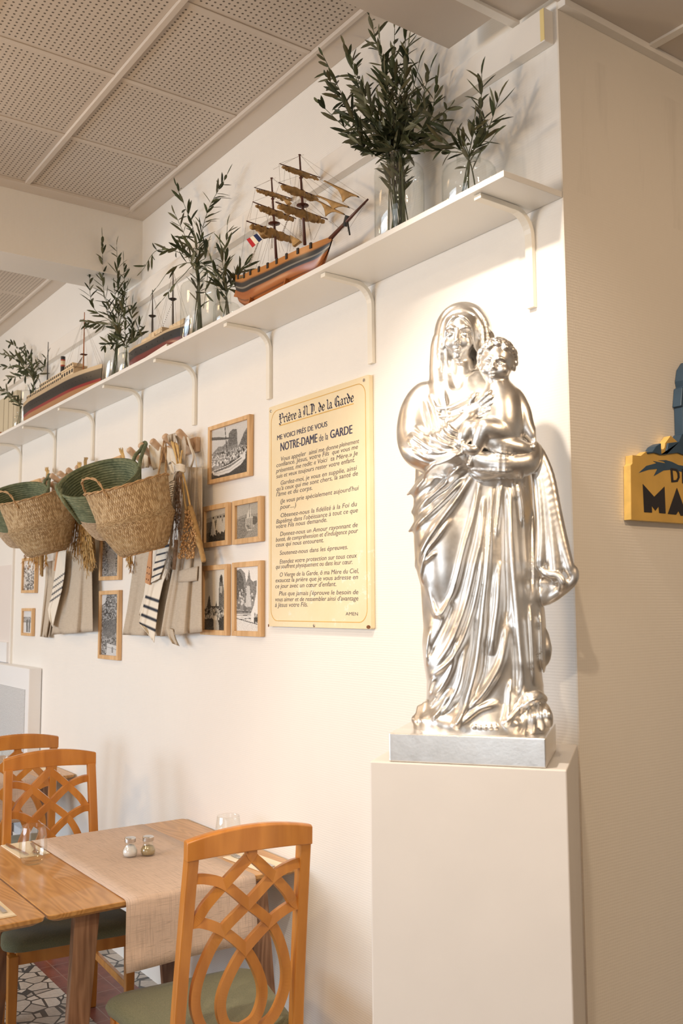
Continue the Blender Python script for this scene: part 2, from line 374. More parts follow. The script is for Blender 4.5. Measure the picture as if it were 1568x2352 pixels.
# ---------------------------------------------------------------- chairs
m = N('seat_fabric'); v = m.obj(); f = m.noise(v, 420, 2)
m.set(Base_Color=m.ramp(f, [(0.3, (0.135, 0.145, 0.085)), (0.7, (0.225, 0.225, 0.14))]), Roughness=0.9); m.b.inputs['Specular IOR Level'].default_value = 0.15
m.b.inputs['Sheen Weight'].default_value = 0.2; m.bump(f, 0.3, 0.001); MATS['seat_fabric'] = m.m
def make_chair(label):
    t = empty('dining_chair', label=label, cat='chair', group='lattice-backed dining chairs')
    mt = MATS['beech']; HY = 0.169
    def bx(z): return 0.035*(1-z/0.45)**1.5 if z < 0.45 else 0.072*((z-0.45)/0.53)**1.15
    def by(z): return HY+0.012*(0.985-z)/0.53 if z > 0.45 else HY+0.012
    for s in (1, -1):
        b = MB(); zs = [0, .1, .2, .3, .4, .45, .5, .6, .7, .8, .9, .985]
        b.loft([[Vector((bx(z)+dx, s*by(z)+dy, z)) for dx, dy in ((-.018, -.0165), (.018, -.0165), (.018, .0165), (-.018, .0165))] for z in zs])
        b.build('rear_leg', mt, t, bevel=0.004)
        b = MB(); b.loft([[Vector((-0.415+dx*k, s*(0.212)+dy*k, z)) for dx, dy in ((-.019, -.019), (.019, -.019), (.019, .019), (-.019, .019))] for z, k in ((0, .72), (.41, 1))])
        b.build('front_leg', mt, t, bevel=0.004)
    # crest rail, arched above and below
    rings = []
    for i in range(17):
        y = -0.188+0.376*i/16; e = 1-(y/0.188)**2; bow = 0.010*e
        zb, zt = 0.975+0.008*e, 1.028+0.024*e; x = bx(0.985)+0.004+bow
        rings.append([Vector((x-.015, y, zb)), Vector((x+.015, y, zb)), Vector((x+.016, y, zt-.004)), Vector((x+.008, y, zt)), Vector((x-.008, y, zt)), Vector((x-.014, y, zt-.004))])
    MB().loft(rings).build('crest_rail', mt, t, bevel=0.0025, seg=2)
    # lattice of crossing strands, (u across, v down from the rail)
    def P(u, v): z = 0.98-v; return Vector((bx(z)+0.003+0.008*(1-(2*u-1)**2), (u-0.5)*2*(by(z)-0.010), z))
    b = MB(); w, h = 0.0275, 0.018
    def strand(uv, n=7): b.bar(spline([P(*q) for q in uv], n), w, h, (1, 0, 0.12))
    for mir in (0, 1):
        g = (lambda u: 1-u) if mir else (lambda u: u)
        strand([(g(.5), -.004), (g(.5), .012), (g(.40), .042), (g(.27), .082), (g(.13), .130), (g(.055), .166), (g(-.02), .176)])
        strand([(g(-.02), .176), (g(.10), .178), (g(.29), .210), (g(.49), .268), (g(.60), .320), (g(.675), .38), (g(.68), .43), (g(.62), .475), (g(.49), .494)])
        strand([(g(-.02), .056), (g(.10), .060), (g(.27), .082), (g(.5), .146), (g(.72), .210), (g(.84), .28), (g(.905), .36), (g(.88), .43), (g(.76), .49), (g(.5), .512)])
    b.build('lattice_splat', mt, t, bevel=0.003, seg=2)
    b = MB()
    b.box(0.0, 0.022, -0.165, 0.165, 0.385, 0.445)
    b.box(-0.425, -0.403, -0.200, 0.200, 0.375, 0.425)
    for s in (1, -1): b.bar([(-0.40, s*0.213, 0.40), (0.0, s*0.180, 0.41)], 0.020, 0.05, (0, 0, 1))
    b.build('seat_frame', mt, t, bevel=0.002)
    for s in (1, -1): MB().bar([(-0.40, s*0.212, 0.22), (0.01, s*0.183, 0.22)], 0.016, 0.028, (0, 0, 1)).build('stretcher', mt, t, bevel=0.002)
    # cushion
    def seat(z, ins, r=0.05):
        pts = []
        for cx, cy, a0 in ((-0.012, 0.192, 0), (-0.462, 0.250, 90), (-0.462, -0.250, 180), (-0.012, -0.192, 270)):
            sx, sy = (1 if cx > -0.2 else -1), (1 if cy > 0 else -1)
            rr = 0.02 if sx > 0 else 0.065
            for k in range(7):
                a = math.radians(a0+15*k); pts.append(Vector((cx-sx*(rr+ins)+rr*math.cos(a), cy-sy*(rr+ins)+rr*math.sin(a), z)))
        return pts
    b = MB(); b.loft([seat(.425, .012), seat(.430, .003), seat(.445, -.003), seat(.458, .002), seat(.468, .016), seat(.474, .05), seat(.477, .11)])
    b.build('seat_cushion', MATS['seat_fabric'], t, smooth=True)
    return t
c1 = make_chair('lattice-back chair in front of the runner table, seen from behind, nearest to us'); 
def put_chair(c, railx, raily, rz):
    R = Matrix.Rotation(rz, 3, 'Z'); o_ = R @ Vector((0.076, 0, 0)); c.location = (railx-o_.x, raily-o_.y, 0); c.rotation_euler = (0, 0, rz)
put_chair(c1, -2.329, 1.348, math.radians(-5.5))
c2 = copy_tree(c1); put_chair(c2, -4.007, 1.354, math.radians(172.5)); c2['label'] = 'lattice-back chair on the far side of the runner table, facing us'
c3 = copy_tree(c1); put_chair(c3, -4.60, 1.395, math.radians(-6)); c3['label'] = 'lattice-back chair half hidden behind the facing chair, below the radiator'
# ---------------------------------------------------------------- table runner
m = N('runner_weave'); v = m.obj(); sep = m.n('SeparateXYZ', i_0=v)
def threads(sock, sc, st): return m.noise(m.obj(st), sc, 2)
wx = m.noise(m.obj((14, 620, 14)), 1.0, 2); wy = m.noise(m.obj((620, 14, 620)), 1.0, 2)
f = m.math('MINIMUM', wx, wy)
m.set(Base_Color=m.ramp(f, [(0.26, (0.42, 0.32, 0.255)), (0.46, (0.68, 0.53, 0.43))]), Roughness=0.75); m.bump(f, 0.25, 0.001)
MATS['runner_weave'] = m.m
def runner(x0, x1, y0, y1, drop, label):
    prof = [(x1+0.020, 0.752-drop), (x1+0.0125, 0.752-drop*0.85), (x1+0.0075, 0.752-drop*0.5), (x1+0.005, 0.735), (x1+0.0035, 0.744), (x1-0.003, 0.7505), (x1-0.012, 0.7522)]
    prof += [(x1+(x0-x1)*k/10, 0.7522) for k in range(1, 10)]
    prof += [(x0+0.012, 0.7522), (x0+0.003, 0.7505), (x0-0.0035, 0.744), (x0-0.005, 0.735), (x0-0.007, 0.752-drop*0.5), (x0-0.010, 0.752-drop)]
    b = MB(); n = 8
    vs = []; 
    for i, (x, z) in enumerate(prof):
        for j in range(n+1):
            y = y0+(y1-y0)*j/n; k = max(0, 0.74-z); vs.append(Vector((x+0.010*k*math.sin(j*0.9+1)*3, y-0.05*k*(1 if j < 2 else 0)*0.5, z)))
    fs = [(i*(n+1)+j, i*(n+1)+j+1, (i+1)*(n+1)+j+1, (i+1)*(n+1)+j) for i in range(len(prof)-1) for j in range(n)]
    b.add(vs, fs); o = b.build('table_runner', MATS['runner_weave'], smooth=True)
    s = o.modifiers.new('solid', 'SOLIDIFY'); s.thickness = 0.0012; s.offset = 1
    return tag(o, label, 'table runner', 'beige woven table runners')
runner(-3.755, -2.83, 1.200, 1.658, 0.208, 'beige woven runner hanging over the near table edge, salt and pepper on it')
runner(-5.98, -5.07, 1.19, 1.65, 0.208, 'beige woven runner glimpsed through the chair backs on the farther table')
# ---------------------------------------------------------------- glasses
def make_tumbler(label):
    t = MB(); prof = [(0.0, 0.0005), (0.031, 0.0), (0.035, 0.003), (0.0425, 0.020), (0.0478, 0.042), (0.0486, 0.052), (0.0465, 0.085), (0.0415, 0.1275), (0.0408, 0.1292), (0.0400, 0.1275), (0.0448, 0.085), (0.0468, 0.052), (0.0455, 0.042), (0.0400, 0.022), (0.030, 0.0125), (0.0, 0.0115)]
    o = t.lathe(prof, 40, cap0=False, cap1=False).build('glass_tumbler', MATS['clear_glass'], smooth=True)
    return tag(o, label, 'glass', 'clear water tumblers')
g = make_tumbler('clear tumbler at the left of the near tables, beside a napkin'); g.location = (-3.432, 1.105, 0.7506)
for (x, y), l in (((-3.157, 1.735), 'clear tumbler near the wall, behind the crest of the nearest chair'), ((-5.56, 1.60), 'clear tumbler on the farther table, glimpsed behind the chair backs')):
    h = g.copy(); COL.objects.link(h); h.location = (x, y, 0.7506); h['label'] = l
# ---------------------------------------------------------------- salt and pepper
paint('steel', (0.62, 0.61, 0.60), 0.22, 0.02, metallic=1.0); paint('salt_white', (0.92, 0.92, 0.93), 0.8, 0.02, 90)
paint('pepper_grain', (0.46, 0.36, 0.20), 0.9, 0.35, 900)
def make_shaker(name, label, cat, fill, mat, h):
    t = empty(name, label=label, cat=cat, group='glass shakers on the runner')
    prof = [(0.0, 0.0), (0.021, 0.0), (0.0245, 0.004), (0.0275, 0.016), (0.0268, 0.024), (0.021, 0.035), (0.0175, 0.042), (0.0172, 0.055), (0.0160, 0.055), (0.0160, 0.042), (0.0195, 0.034), (0.0250, 0.024), (0.0256, 0.016), (0.0225, 0.006), (0.0, 0.0045)]
    MB().lathe(prof, 32, cap0=False, cap1=False).build('glass_body', MATS['clear_glass'], t, smooth=True)
    MB().lathe([(0, 0.0052), (0.0215, 0.0064), (0.0249, 0.016), (0.0243, 0.024), (0.019, 0.0338), (0.0156, h-0.004), (0.010, h), (0, h+0.001)], 28, cap0=False, cap1=False).build(fill, mat, t, smooth=True)
    MB().lathe([(0.0178, 0.053), (0.0205, 0.0535), (0.0205, 0.066), (0.0185, 0.069), (0.0, 0.0705)], 30, cap0=True, cap1=False).build('cap', MATS['steel'], t, bevel=0.0008)
    return t
s = make_shaker('salt_shaker', 'small glass shaker filled with white salt on the runner', 'salt shaker', 'salt', MATS['salt_white'], 0.043); s.location = (-3.293, 1.410, 0.7526)
s = make_shaker('pepper_shaker', 'small glass shaker filled with ground pepper on the runner', 'pepper shaker', 'pepper', MATS['pepper_grain'], 0.037); s.location = (-3.272, 1.470, 0.7526)
# ---------------------------------------------------------------- napkins and cutlery
paint('napkin_paper', (0.90, 0.80, 0.62), 0.85, 0.02, 8, 0.1, 300)
def napkin(x0, x1, y0, y1, rz, label):
    b = MB(); hx, hy = (x1-x0)/2, (y1-y0)/2
    for k in range(3): b.box(-hx+0.001*k, hx-0.002*k, -hy, hy-0.0015*k, 0.0012*k, 0.0012*k+0.001)
    o = b.build('napkin', MATS['napkin_paper'], bevel=0.0004); o.location = ((x0+x1)/2, (y0+y1)/2, 0.7506); o.rotation_euler = (0, 0, rz)
    return tag(o, label, 'napkin', 'folded cream napkins')
napkin(-3.745, -3.520, 1.085, 1.195, math.radians(1), 'folded cream napkin seen through the tumbler on the left')
napkin(-3.095, -2.862, 1.685, 1.803, math.radians(4), 'folded cream napkin near the wall, seen through the nearest chair back')
napkin(-3.12, -2.885, 0.775, 0.887, 0, 'folded cream napkin at the left frame edge on the side table')
napkin(-5.36, -5.13, 1.70, 1.80, math.radians(-2), 'folded cream napkin on the farther table by the wall')
def fork(label, loc, rz):
    b = MB(); b.bar([(-0.10, 0, 0.001), (-0.05, 0, 0.002), (0.0, 0, 0.004), (0.02, 0, 0.003)], [0.014, 0.011, 0.006, 0.009], 0.002, (0, 0, 1))
    b.bar([(0.02, 0, 0.003), (0.032, 0, 0.001), (0.048, 0, 0.001)], [0.009, 0.022, 0.024], 0.0018, (0, 0, 1))
    for k in range(4): b.bar([(0.047, -0.010+k*0.00667, 0.001), (0.075, -0.009+k*0.006, 0.003), (0.09, -0.008+k*0.0053, 0.006)], [0.0042, 0.0036, 0.002], 0.0016, (0, 0, 1))
    o = b.build('fork', MATS['steel'], bevel=0.0005); o.location = loc; o.rotation_euler = (0, 0, rz); return tag(o, label, 'fork', 'steel cutlery')
def knife(label, loc, rz):
    b = MB(); b.bar([(-0.11, 0, 0.002), (-0.06, 0, 0.0025), (-0.01, 0, 0.002), (0.0, 0, 0.002)], [0.013, 0.012, 0.010, 0.008], 0.0035, (0, 0, 1))
    b.bar([(0.0, 0.001, 0.001), (0.03, 0.001, 0.001), (0.08, 0.0, 0.001), (0.105, -0.003, 0.001)], [0.010, 0.018, 0.017, 0.004], 0.0014, (0, 0, 1))
    o = b.build('knife', MATS['steel'], bevel=0.0005); o.location = loc; o.rotation_euler = (0, 0, rz); return tag(o, label, 'knife', 'steel cutlery')
ZN = 0.7548
fork('steel fork on the napkin seen through the left tumbler', (-3.60, 1.165, ZN), math.radians(-12))
knife('steel knife on the napkin left of the tumbler', (-3.645, 1.110, ZN), math.radians(184))
fork('steel fork on the napkin near the wall', (-3.005, 1.720, ZN), math.radians(183))
knife('steel knife on the napkin near the wall', (-2.975, 1.752, ZN), math.radians(180))
knife('steel knife on the napkin at the left frame edge', (-3.03, 0.862, ZN), math.radians(180))
knife('steel knife on the napkin of the farther table', (-5.24, 1.735, ZN), math.radians(180))
# ---------------------------------------------------------------- convector heater
m = N('heater_mesh'); v = m.obj(); sep = m.n('SeparateXYZ', i_0=v)
sx_ = m.math('SINE', m.math('MULTIPLY', sep.outputs[0], 780.0)); sz_ = m.math('SINE', m.math('MULTIPLY', sep.outputs[2], 780.0))
hole = m.math('GREATER_THAN', m.math('ADD', sx_, sz_), 0.35)
m.set(Base_Color=m.mix(hole, (0.78, 0.79, 0.80), (0.25, 0.26, 0.27)), Roughness=0.4); MATS['heater_mesh'] = m.m
t = empty('convector_heater', (-6.2, 1.83, 0.30), 0, 'white wall heater with a perforated front behind the far chairs', 'heater')
MB().box(-0.70, 0.51, -0.050, 0.028, 0, 0.985).build('casing', MATS['radiator_enamel'], t, bevel=0.006)
MB().box(-0.66, 0.455, -0.0535, -0.0495, 0.05, 0.86).build('front_grille', MATS['heater_mesh'], t)
b = MB().box(-6.75, -6.36, 1.838, 1.86, 1.29, 1.42).build('junction_box', MATS['radiator_enamel'], bevel=0.003); tag(b, 'flat white box on the wall just above the heater', 'wall box')
# ---------------------------------------------------------------- silver statue: a mother in draped robes holding a child
import openvdb
def _sil():
    m = N('silver_leaf'); v = m.obj(); f = m.noise(v, 26, 5, 0.6); g = m.noise(v, 7, 3)
    m.set(Base_Color=m.ramp(m.math('ADD', m.math('MULTIPLY', f, 0.5), m.math('MULTIPLY', g, 0.5)), [(0.30, (0.78, 0.74, 0.69)), (0.55, (0.91, 0.89, 0.86))]), Metallic=1.0,
          Roughness=m.math('MULTIPLY_ADD', f, 0.26, 0.20))
    m.bump(m.math('ADD', f, m.math('MULTIPLY', m.noise(v, 160, 2), 0.3)), 0.22, 0.0015); MATS['silver_leaf'] = m.m
_sil()
ROOT = Matrix.Translation((PC[0], PC[1], 1.305)) @ Matrix.Rotation(PA, 4, 'Z'); RINV = ROOT.inverted()
_o = RINV @ Vector((0, 0, CAMH))
def Q(px, py, y=-0.05):
    """point of the statue (its own frame: x right, y away, z up) seen at a pixel, y giving its depth"""
    d = RINV.to_3x3() @ ray(px, py); t = (y-_o.y)/d.y; return _o+d*t
K = 1/1040.0                                           # metres per pixel at the statue
class Sculpt:
    def __init__(s, lo, hi, vox):
        s.lo = np.array(lo); s.vox = vox; s.n = np.ceil((np.array(hi)-s.lo)/vox).astype(int)+1
        s.ax = [(s.lo[i]+vox*np.arange(s.n[i])).astype(np.float32) for i in range(3)]
        s.F = np.full(s.n, 0.03, np.float32)
    def sl(s, lo, hi):
        r = []
        for i in range(3):
            a = max(0, int((lo[i]-s.lo[i])/s.vox)); b = min(s.n[i], int((hi[i]-s.lo[i])/s.vox)+2); r.append(slice(a, max(a, b)))
        return tuple(r)
    def grid(s, S_): return s.ax[0][S_[0]][:, None, None], s.ax[1][S_[1]][None, :, None], s.ax[2][S_[2]][None, None, :]
    def put(s, S_, d, k, op):
        F = s.F[S_]
        if op == 'sub': d = -d
        if k <= 0: s.F[S_] = np.minimum(F, d) if op == 'add' else np.maximum(F, d); return
        if op == 'add':
            h = np.clip(0.5+0.5*(F-d)/k, 0, 1); s.F[S_] = F*(1-h)+d*h-k*h*(1-h)
        else:
            h = np.clip(0.5-0.5*(F-d)/k, 0, 1); s.F[S_] = F*(1-h)+d*h+k*h*(1-h)
    def ell(s, c, r, k=0.004, op='add', R=None):
        m = max(r)+k+0.012; S_ = s.sl([c[i]-m for i in range(3)], [c[i]+m for i in range(3)]); X, Y, Z = s.grid(S_)
        X, Y, Z = X-c[0], Y-c[1], Z-c[2]
        if R is not None:
            A = np.array(R.transposed()); X, Y, Z = [A[i, 0]*X+A[i, 1]*Y+A[i, 2]*Z for i in range(3)]
        p = np.sqrt((X/r[0])**2+(Y/r[1])**2+(Z/r[2])**2)+1e-6; g = np.sqrt((X/r[0]**2)**2+(Y/r[1]**2)**2+(Z/r[2]**2)**2)+1e-6
        s.put(S_, (p*(p-1)/g).astype(np.float32), k, op)
    def cap(s, a, b, ra, rb=None, k=0.004, op='add'):
        rb = ra if rb is None else rb; m = max(ra, rb)+k+0.012
        S_ = s.sl([min(a[i], b[i])-m for i in range(3)], [max(a[i], b[i])+m for i in range(3)]); X, Y, Z = s.grid(S_)
        ba = [b[i]-a[i] for i in range(3)]; L = sum(q*q for q in ba)+1e-9
        t = np.clip(((X-a[0])*ba[0]+(Y-a[1])*ba[1]+(Z-a[2])*ba[2])/L, 0, 1)
        d = np.sqrt((X-a[0]-t*ba[0])**2+(Y-a[1]-t*ba[1])**2+(Z-a[2]-t*ba[2])**2)-(ra+(rb-ra)*t)
        s.put(S_, d.astype(np.float32), k, op)
    def path(s, pts, r, k=0.004, op='add', n=5):
        P = spline(pts, n) if len(pts) > 2 else [Vector(p) for p in pts]; m = len(P)-1
        def rad(t):
            if not isinstance(r, (list, tuple)): return r
            q = t*(len(r)-1); i = min(int(q), len(r)-2); return r[i]+(r[i+1]-r[i])*(q-i)
        for i in range(m): s.cap(P[i], P[i+1], rad(i/m), rad((i+1)/m), k, op)
    def mesh(s, name, parent, smooth_it=2):
        g = openvdb.FloatGrid(0.03); g.copyFromArray(np.ascontiguousarray(np.clip(s.F, -0.03, 0.03)))
        pts, quads = g.convertToQuads(0.0)
        pts = pts*s.vox+s.lo
        me = bpy.data.meshes.new(name); me.vertices.add(len(pts)); me.vertices.foreach_set('co', pts.astype(np.float32).ravel())
        nq = len(quads); me.loops.add(nq*4); me.loops.foreach_set('vertex_index', quads[:, ::-1].astype(np.int32).ravel())
        me.polygons.add(nq); me.polygons.foreach_set('loop_start', np.arange(0, nq*4, 4, dtype=np.int32))
        me.materials.append(MATS['silver_leaf']); me.update(calc_edges=True); me.validate()
        bm = bmesh.new(); bm.from_mesh(me)
        bm.faces.ensure_lookup_table()
        if bm.calc_volume(signed=True) < 0: bmesh.ops.reverse_faces(bm, faces=bm.faces)
        for _ in range(smooth_it): bmesh.ops.smooth_vert(bm, verts=bm.verts, factor=0.5, use_axis_x=True, use_axis_y=True, use_axis_z=True)
        bm.to_mesh(me); bm.free(); me.shade_smooth()
        o = bpy.data.objects.new(name, me); COL.objects.link(o); o.parent = parent; return o
VOX = 0.0017
ZB = 0.0625                                            # top of the silver plinth
st = empty('silver_statue', (PC[0], PC[1], 1.305), PA, 'silver statue of a veiled mother holding a curly haired child, on the beige pedestal', 'statue')
MB().box(-0.1705, 0.1705, -0.181, 0.086, 0.0005, ZB).build('plinth', MATS['silver_leaf'], st, bevel=0.0025)
# ---- robe: stacked sections from the outline
LEFT = [(700, 1046), (730, 1018), (790, 1010), (860, 1003), (885, 990), (892, 968), (905, 950), (930, 939), (965, 933), (1000, 933), (1025, 938), (1045, 950), (1070, 958), (1100, 957), (1130, 954), (1165, 953), (1200, 954), (1240, 954), (1290, 957), (1320, 963), (1345, 970), (1400, 973), (1440, 976), (1480, 973), (1520, 977), (1560, 984), (1600, 984), (1620, 976), (1640, 962), (1660, 954), (1690, 954)]
RIGHT = [(700, 1076), (730, 1100), (790, 1116), (860, 1120), (885, 1140), (905, 1165), (930, 1180), (965, 1195), (1000, 1205), (1040, 1213), (1070, 1216), (1130, 1222), (1200, 1230), (1260, 1238), (1320, 1244), (1380, 1248), (1440, 1250), (1480, 1252), (1510, 1252), (1530, 1248), (1600, 1248), (1640, 1254), (1665, 1262), (1690, 1264)]
FRONT = [(700, .03), (730, .034), (800, .036), (860, .045), (900, .062), (960, .084), (1040, .098), (1100, .094), (1200, .096), (1300, .104), (1400, .100), (1500, .102), (1600, .112), (1650, .128), (1690, .135)]
BACK = [(700, .04), (800, .05), (900, .075), (1000, .085), (1200, .085), (1500, .09), (1690, .095)]
sc = Sculpt((-0.205, -0.185, 0.052), (0.245, 0.105, 1.12), VOX)
zz = sc.ax[2]
def tabz(T, f): 
    z = np.array([Q(1090, py, 0.0).z for py, _ in T]); v = np.array([f(py, a) for py, a in T]); o = np.argsort(z); return np.interp(zz, z[o], v[o])
xl = tabz(LEFT, lambda py, a: Q(a, py, -0.03).x); xr = tabz(RIGHT, lambda py, a: Q(a, py, -0.03).x)
fr = tabz(FRONT, lambda py, a: a); bk = tabz(BACK, lambda py, a: a)
YC = -0.035
X, Y, Z = sc.ax[0][:, None, None], sc.ax[1][None, :, None], zz[None, None, :]
cx = ((xl+xr)/2)[None, None, :]; hx = ((xr-xl)/2)[None, None, :]
hy = np.where(Y < YC, fr[None, None, :], bk[None, None, :])
u = np.abs((X-cx)/hx); w = np.abs((Y-YC)/hy); pw = 2.35
rho = (u**pw+w**pw)**(1/pw)+1e-5
gx = u**(pw-1)/hx; gy = w**(pw-1)/hy; gr_ = np.sqrt(gx**2+gy**2)*rho**(1-pw)+1e-4
body = (rho-1)/gr_
body = np.maximum(body, Z-Q(1060, 872, 0).z)
sc.F = np.minimum(sc.F, np.clip(body, -0.08, 0.05)).astype(np.float32); del rho, gx, gy, gr_, body, u, w, hy
# ---- knee of the free leg pushing out the cloth
sc.ell(Q(1012, 1300, -0.108), (.040, .036, .088), .03)
sc.ell(Q(1015, 1215, -0.098), (.045, .036, .07), .04)
sc.ell(Q(1030, 1500, -0.110), (.045, .034, .10), .04)
# ---- relief of the drapery: ridges traced down the front
gx_, gz_ = sc.ax[0], sc.ax[2]; R_ = np.zeros((len(gx_), len(gz_)), np.float32)
def ridge(pts, w, amp, y=-0.12, skew=0.0, taper=True):
    P = spline([Q(a, b, y) for a, b in pts], 10); A = np.array([[p.x, p.z] for p in P]); m = len(A)-1; w = w*K
    lo = A.min(0)-w*2.0; hi = A.max(0)+w*2.0
    i0, i1 = np.searchsorted(gx_, [lo[0], hi[0]]); j0, j1 = np.searchsorted(gz_, [lo[1], hi[1]])
    if i1 <= i0 or j1 <= j0: return
    X2, Z2 = gx_[i0:i1][:, None], gz_[j0:j1][None, :]; best = np.full((i1-i0, j1-j0), 9.0); tt = np.zeros_like(best); sd = np.zeros_like(best)
    for i in range(m):
        a, b = A[i], A[i+1]; d = b-a; L = d@d+1e-12; t = np.clip(((X2-a[0])*d[0]+(Z2-a[1])*d[1])/L, 0, 1)
        ex, ez = X2-a[0]-t*d[0], Z2-a[1]-t*d[1]; D = np.sqrt(ex*ex+ez*ez); k = D < best
        best[k] = D[k]; tt[k] = ((i+t)/m)[k]; sd[k] = np.sign(ex*d[1]-ez*d[0])[k]
    ww = w*(1+skew*sd)
    prof = 0.62*np.clip(1-(best/(ww*0.95))**2, 0, 1)**1.4+0.38*np.clip(1-(best/(ww*1.9))**2, 0, 1)**2
    if taper: prof = prof*np.clip(np.minimum(tt, 1-tt)*4.5, 0, 1)**0.8
    old = R_[i0:i1, j0:j1]
    if amp > 0: R_[i0:i1, j0:j1] = np.maximum(old, prof*amp)+0.25*np.minimum(old, prof*amp)
    else: R_[i0:i1, j0:j1] = old+prof*amp
mm = 0.001
RIDGES = [
 # sash of folds sweeping from the hip to the left outline
 ([(1075, 1046), (1040, 1062), (1000, 1084), (960, 1115), (934, 1136)], 12, 13), ([(1078, 1071), (1040, 1100), (1000, 1134), (950, 1176)], 11, 12),
 ([(1071, 1100), (1035, 1135), (990, 1178), (938, 1222)], 11, 13), ([(1086, 1090), (1050, 1150), (1010, 1208), (975, 1262), (958, 1300)], 10, 11),
 ([(1040, 1190), (1010, 1235), (985, 1268), (968, 1312), (966, 1345)], 7, 8), ([(1008, 1270), (990, 1282), (975, 1296)], 6, 6),
 ([(1103, 1100), (1090, 1180), (1070, 1260), (1056, 1320), (1040, 1372), (1022, 1405), (1008, 1412), (998, 1398), (984, 1350)], 8, 10),
 # long folds falling to the hem
 ([(1112, 1140), (1106, 1240), (1094, 1300), (1078, 1370), (1060, 1430), (1036, 1486), (998, 1538)], 9, 11),
 ([(1118, 1200), (1106, 1320), (1084, 1420), (1060, 1485), (1034, 1522), (985, 1556)], 8, 10),
 ([(1134, 1120), (1130, 1220), (1124, 1310), (1112, 1410), (1101, 1510), (1090, 1566), (1072, 1624), (1056, 1662)], 11, 13),
 ([(1150, 1290), (1146, 1380), (1137, 1450), (1131, 1505)], 9, 10),
 ([(1168, 1100), (1172, 1190), (1180, 1290), (1188, 1380), (1196, 1480), (1202, 1545), (1204, 1604)], 13, 14),
 ([(1166, 1440), (1156, 1512), (1136, 1558), (1104, 1602), (1070, 1634)], 10, 12),
 ([(1150, 1520), (1120, 1585), (1092, 1618)], 7, 8), ([(1176, 1560), (1172, 1620), (1165, 1660)], 8, 9),
 ([(1216, 1385), (1222, 1480), (1226, 1580)], 8, 10), ([(1236, 1390), (1240, 1480), (1243, 1560)], 7, 9),
 ([(1153, 1095), (1146, 1170), (1137, 1250)], 6, 6), ([(1186, 1100), (1196, 1158), (1200, 1210)], 7, 8), ([(1176, 1098), (1183, 1150)], 5, 6),
 ([(1058, 1440), (1046, 1520), (1020, 1576), (990, 1604)], 7, 8), ([(1074, 1480), (1062, 1560), (1036, 1616), (1010, 1640)], 8, 9),
 ([(1046, 1580), (1018, 1622), (996, 1650)], 9, 10), ([(1084, 1600), (1066, 1640), (1052, 1668)], 9, 11),
 ([(990, 1440), (984, 1480), (980, 1530)], 6, 7), ([(1004, 1550), (990, 1575), (984, 1595)], 7, 7), ([(1010, 1590), (992, 1612), (985, 1622)], 6, 6),
 ([(1150, 1612), (1110, 1622), (1085, 1640), (1060, 1660)], 9, 9), ([(1208, 1610), (1180, 1640), (1160, 1662)], 9, 10), ([(1240, 1600), (1215, 1612), (1190, 1640)], 7, 8),
 # bodice, shawl and sleeve
 ([(1012, 880), (1020, 920), (1030, 960), (1040, 990)], 8, 6), ([(968, 905), (985, 950), (996, 1000), (1002, 1030)], 9, 8), ([(980, 898), (1000, 940), (1015, 985)], 7, 6),
 ([(944, 1000), (965, 1014), (1000, 1040), (1040, 1052)], 10, 9), ([(950, 980), (985, 1005), (1030, 1030), (1060, 1036)], 8, 8), ([(958, 1040), (1000, 1062), (1050, 1058), (1080, 1044)], 10, 10),
 ([(985, 925), (1010, 938), (1040, 934), (1070, 918), (1100, 900)], 7, 7), ([(996, 950), (1020, 958), (1060, 950), (1090, 934)], 6, 6),
 ([(1000, 1002), (1026, 1028), (1056, 1032)], 6, 6), ([(1014, 984), (1040, 1014), (1066, 1018)], 6, 6), ([(1030, 978), (1052, 1000), (1070, 1004)], 5, 5),
 ([(990, 906), (1004, 952), (1016, 990)], 5, 5), ([(1004, 898), (1014, 930), (1024, 962)], 5, 5), ([(948, 1030), (980, 1046), (1020, 1050), (1062, 1040)], 6, 6), ([(952, 1052), (990, 1070), (1030, 1074), (1070, 1060)], 6, 6),
 ([(966, 1010), (992, 1032), (1028, 1044)], 5, 5), ([(940, 1012), (960, 1030), (985, 1040)], 5, 5), ([(972, 912), (978, 950), (990, 990), (1000, 1012)], 6, 5), ([(996, 940), (1004, 948), (1014, 940)], 6, 6),
 ([(1034, 930), (1050, 926), (1072, 912), (1092, 896)], 5, 5), ([(1040, 958), (1066, 944), (1092, 926)], 5, 5),
]
for p, w_, a_ in RIDGES: ridge(p, w_, a_*mm)
VALLEYS = [([(1140, 1110), (1134, 1220), (1128, 1330), (1118, 1430)], 6, -6), ([(1160, 1120), (1160, 1260), (1164, 1380), (1160, 1440)], 8, -7), ([(1208, 1120), (1212, 1260), (1216, 1380)], 8, -8),
           ([(1096, 1420), (1086, 1500), (1070, 1580), (1052, 1625)], 6, -6), ([(1118, 1460), (1112, 1540), (1094, 1590)], 6, -6), ([(1180, 1440), (1184, 1540), (1184, 1600)], 7, -6),
           ([(1050, 1340), (1030, 1420), (1000, 1480), (984, 1510)], 7, -6), ([(1232, 1400), (1234, 1500), (1236, 1580)], 5, -6), ([(1045, 1075), (1010, 1110), (965, 1150)], 6, -6), ([(1048, 1110), (1010, 1155), (960, 1200)], 6, -6)]
for p, w_, a_ in VALLEYS: ridge(p, w_, a_*mm)
# pointed ends of the sash folds standing off the left outline
for (a, b), (c, d) in (((936, 1136), (985, 1098)), ((948, 1176), (990, 1146)), ((940, 1220), (985, 1180)), ((958, 1300), (980, 1262))):
    sc.cap(Q(a, b, -.06), Q(c, d, -.11), .003, .011, .012)
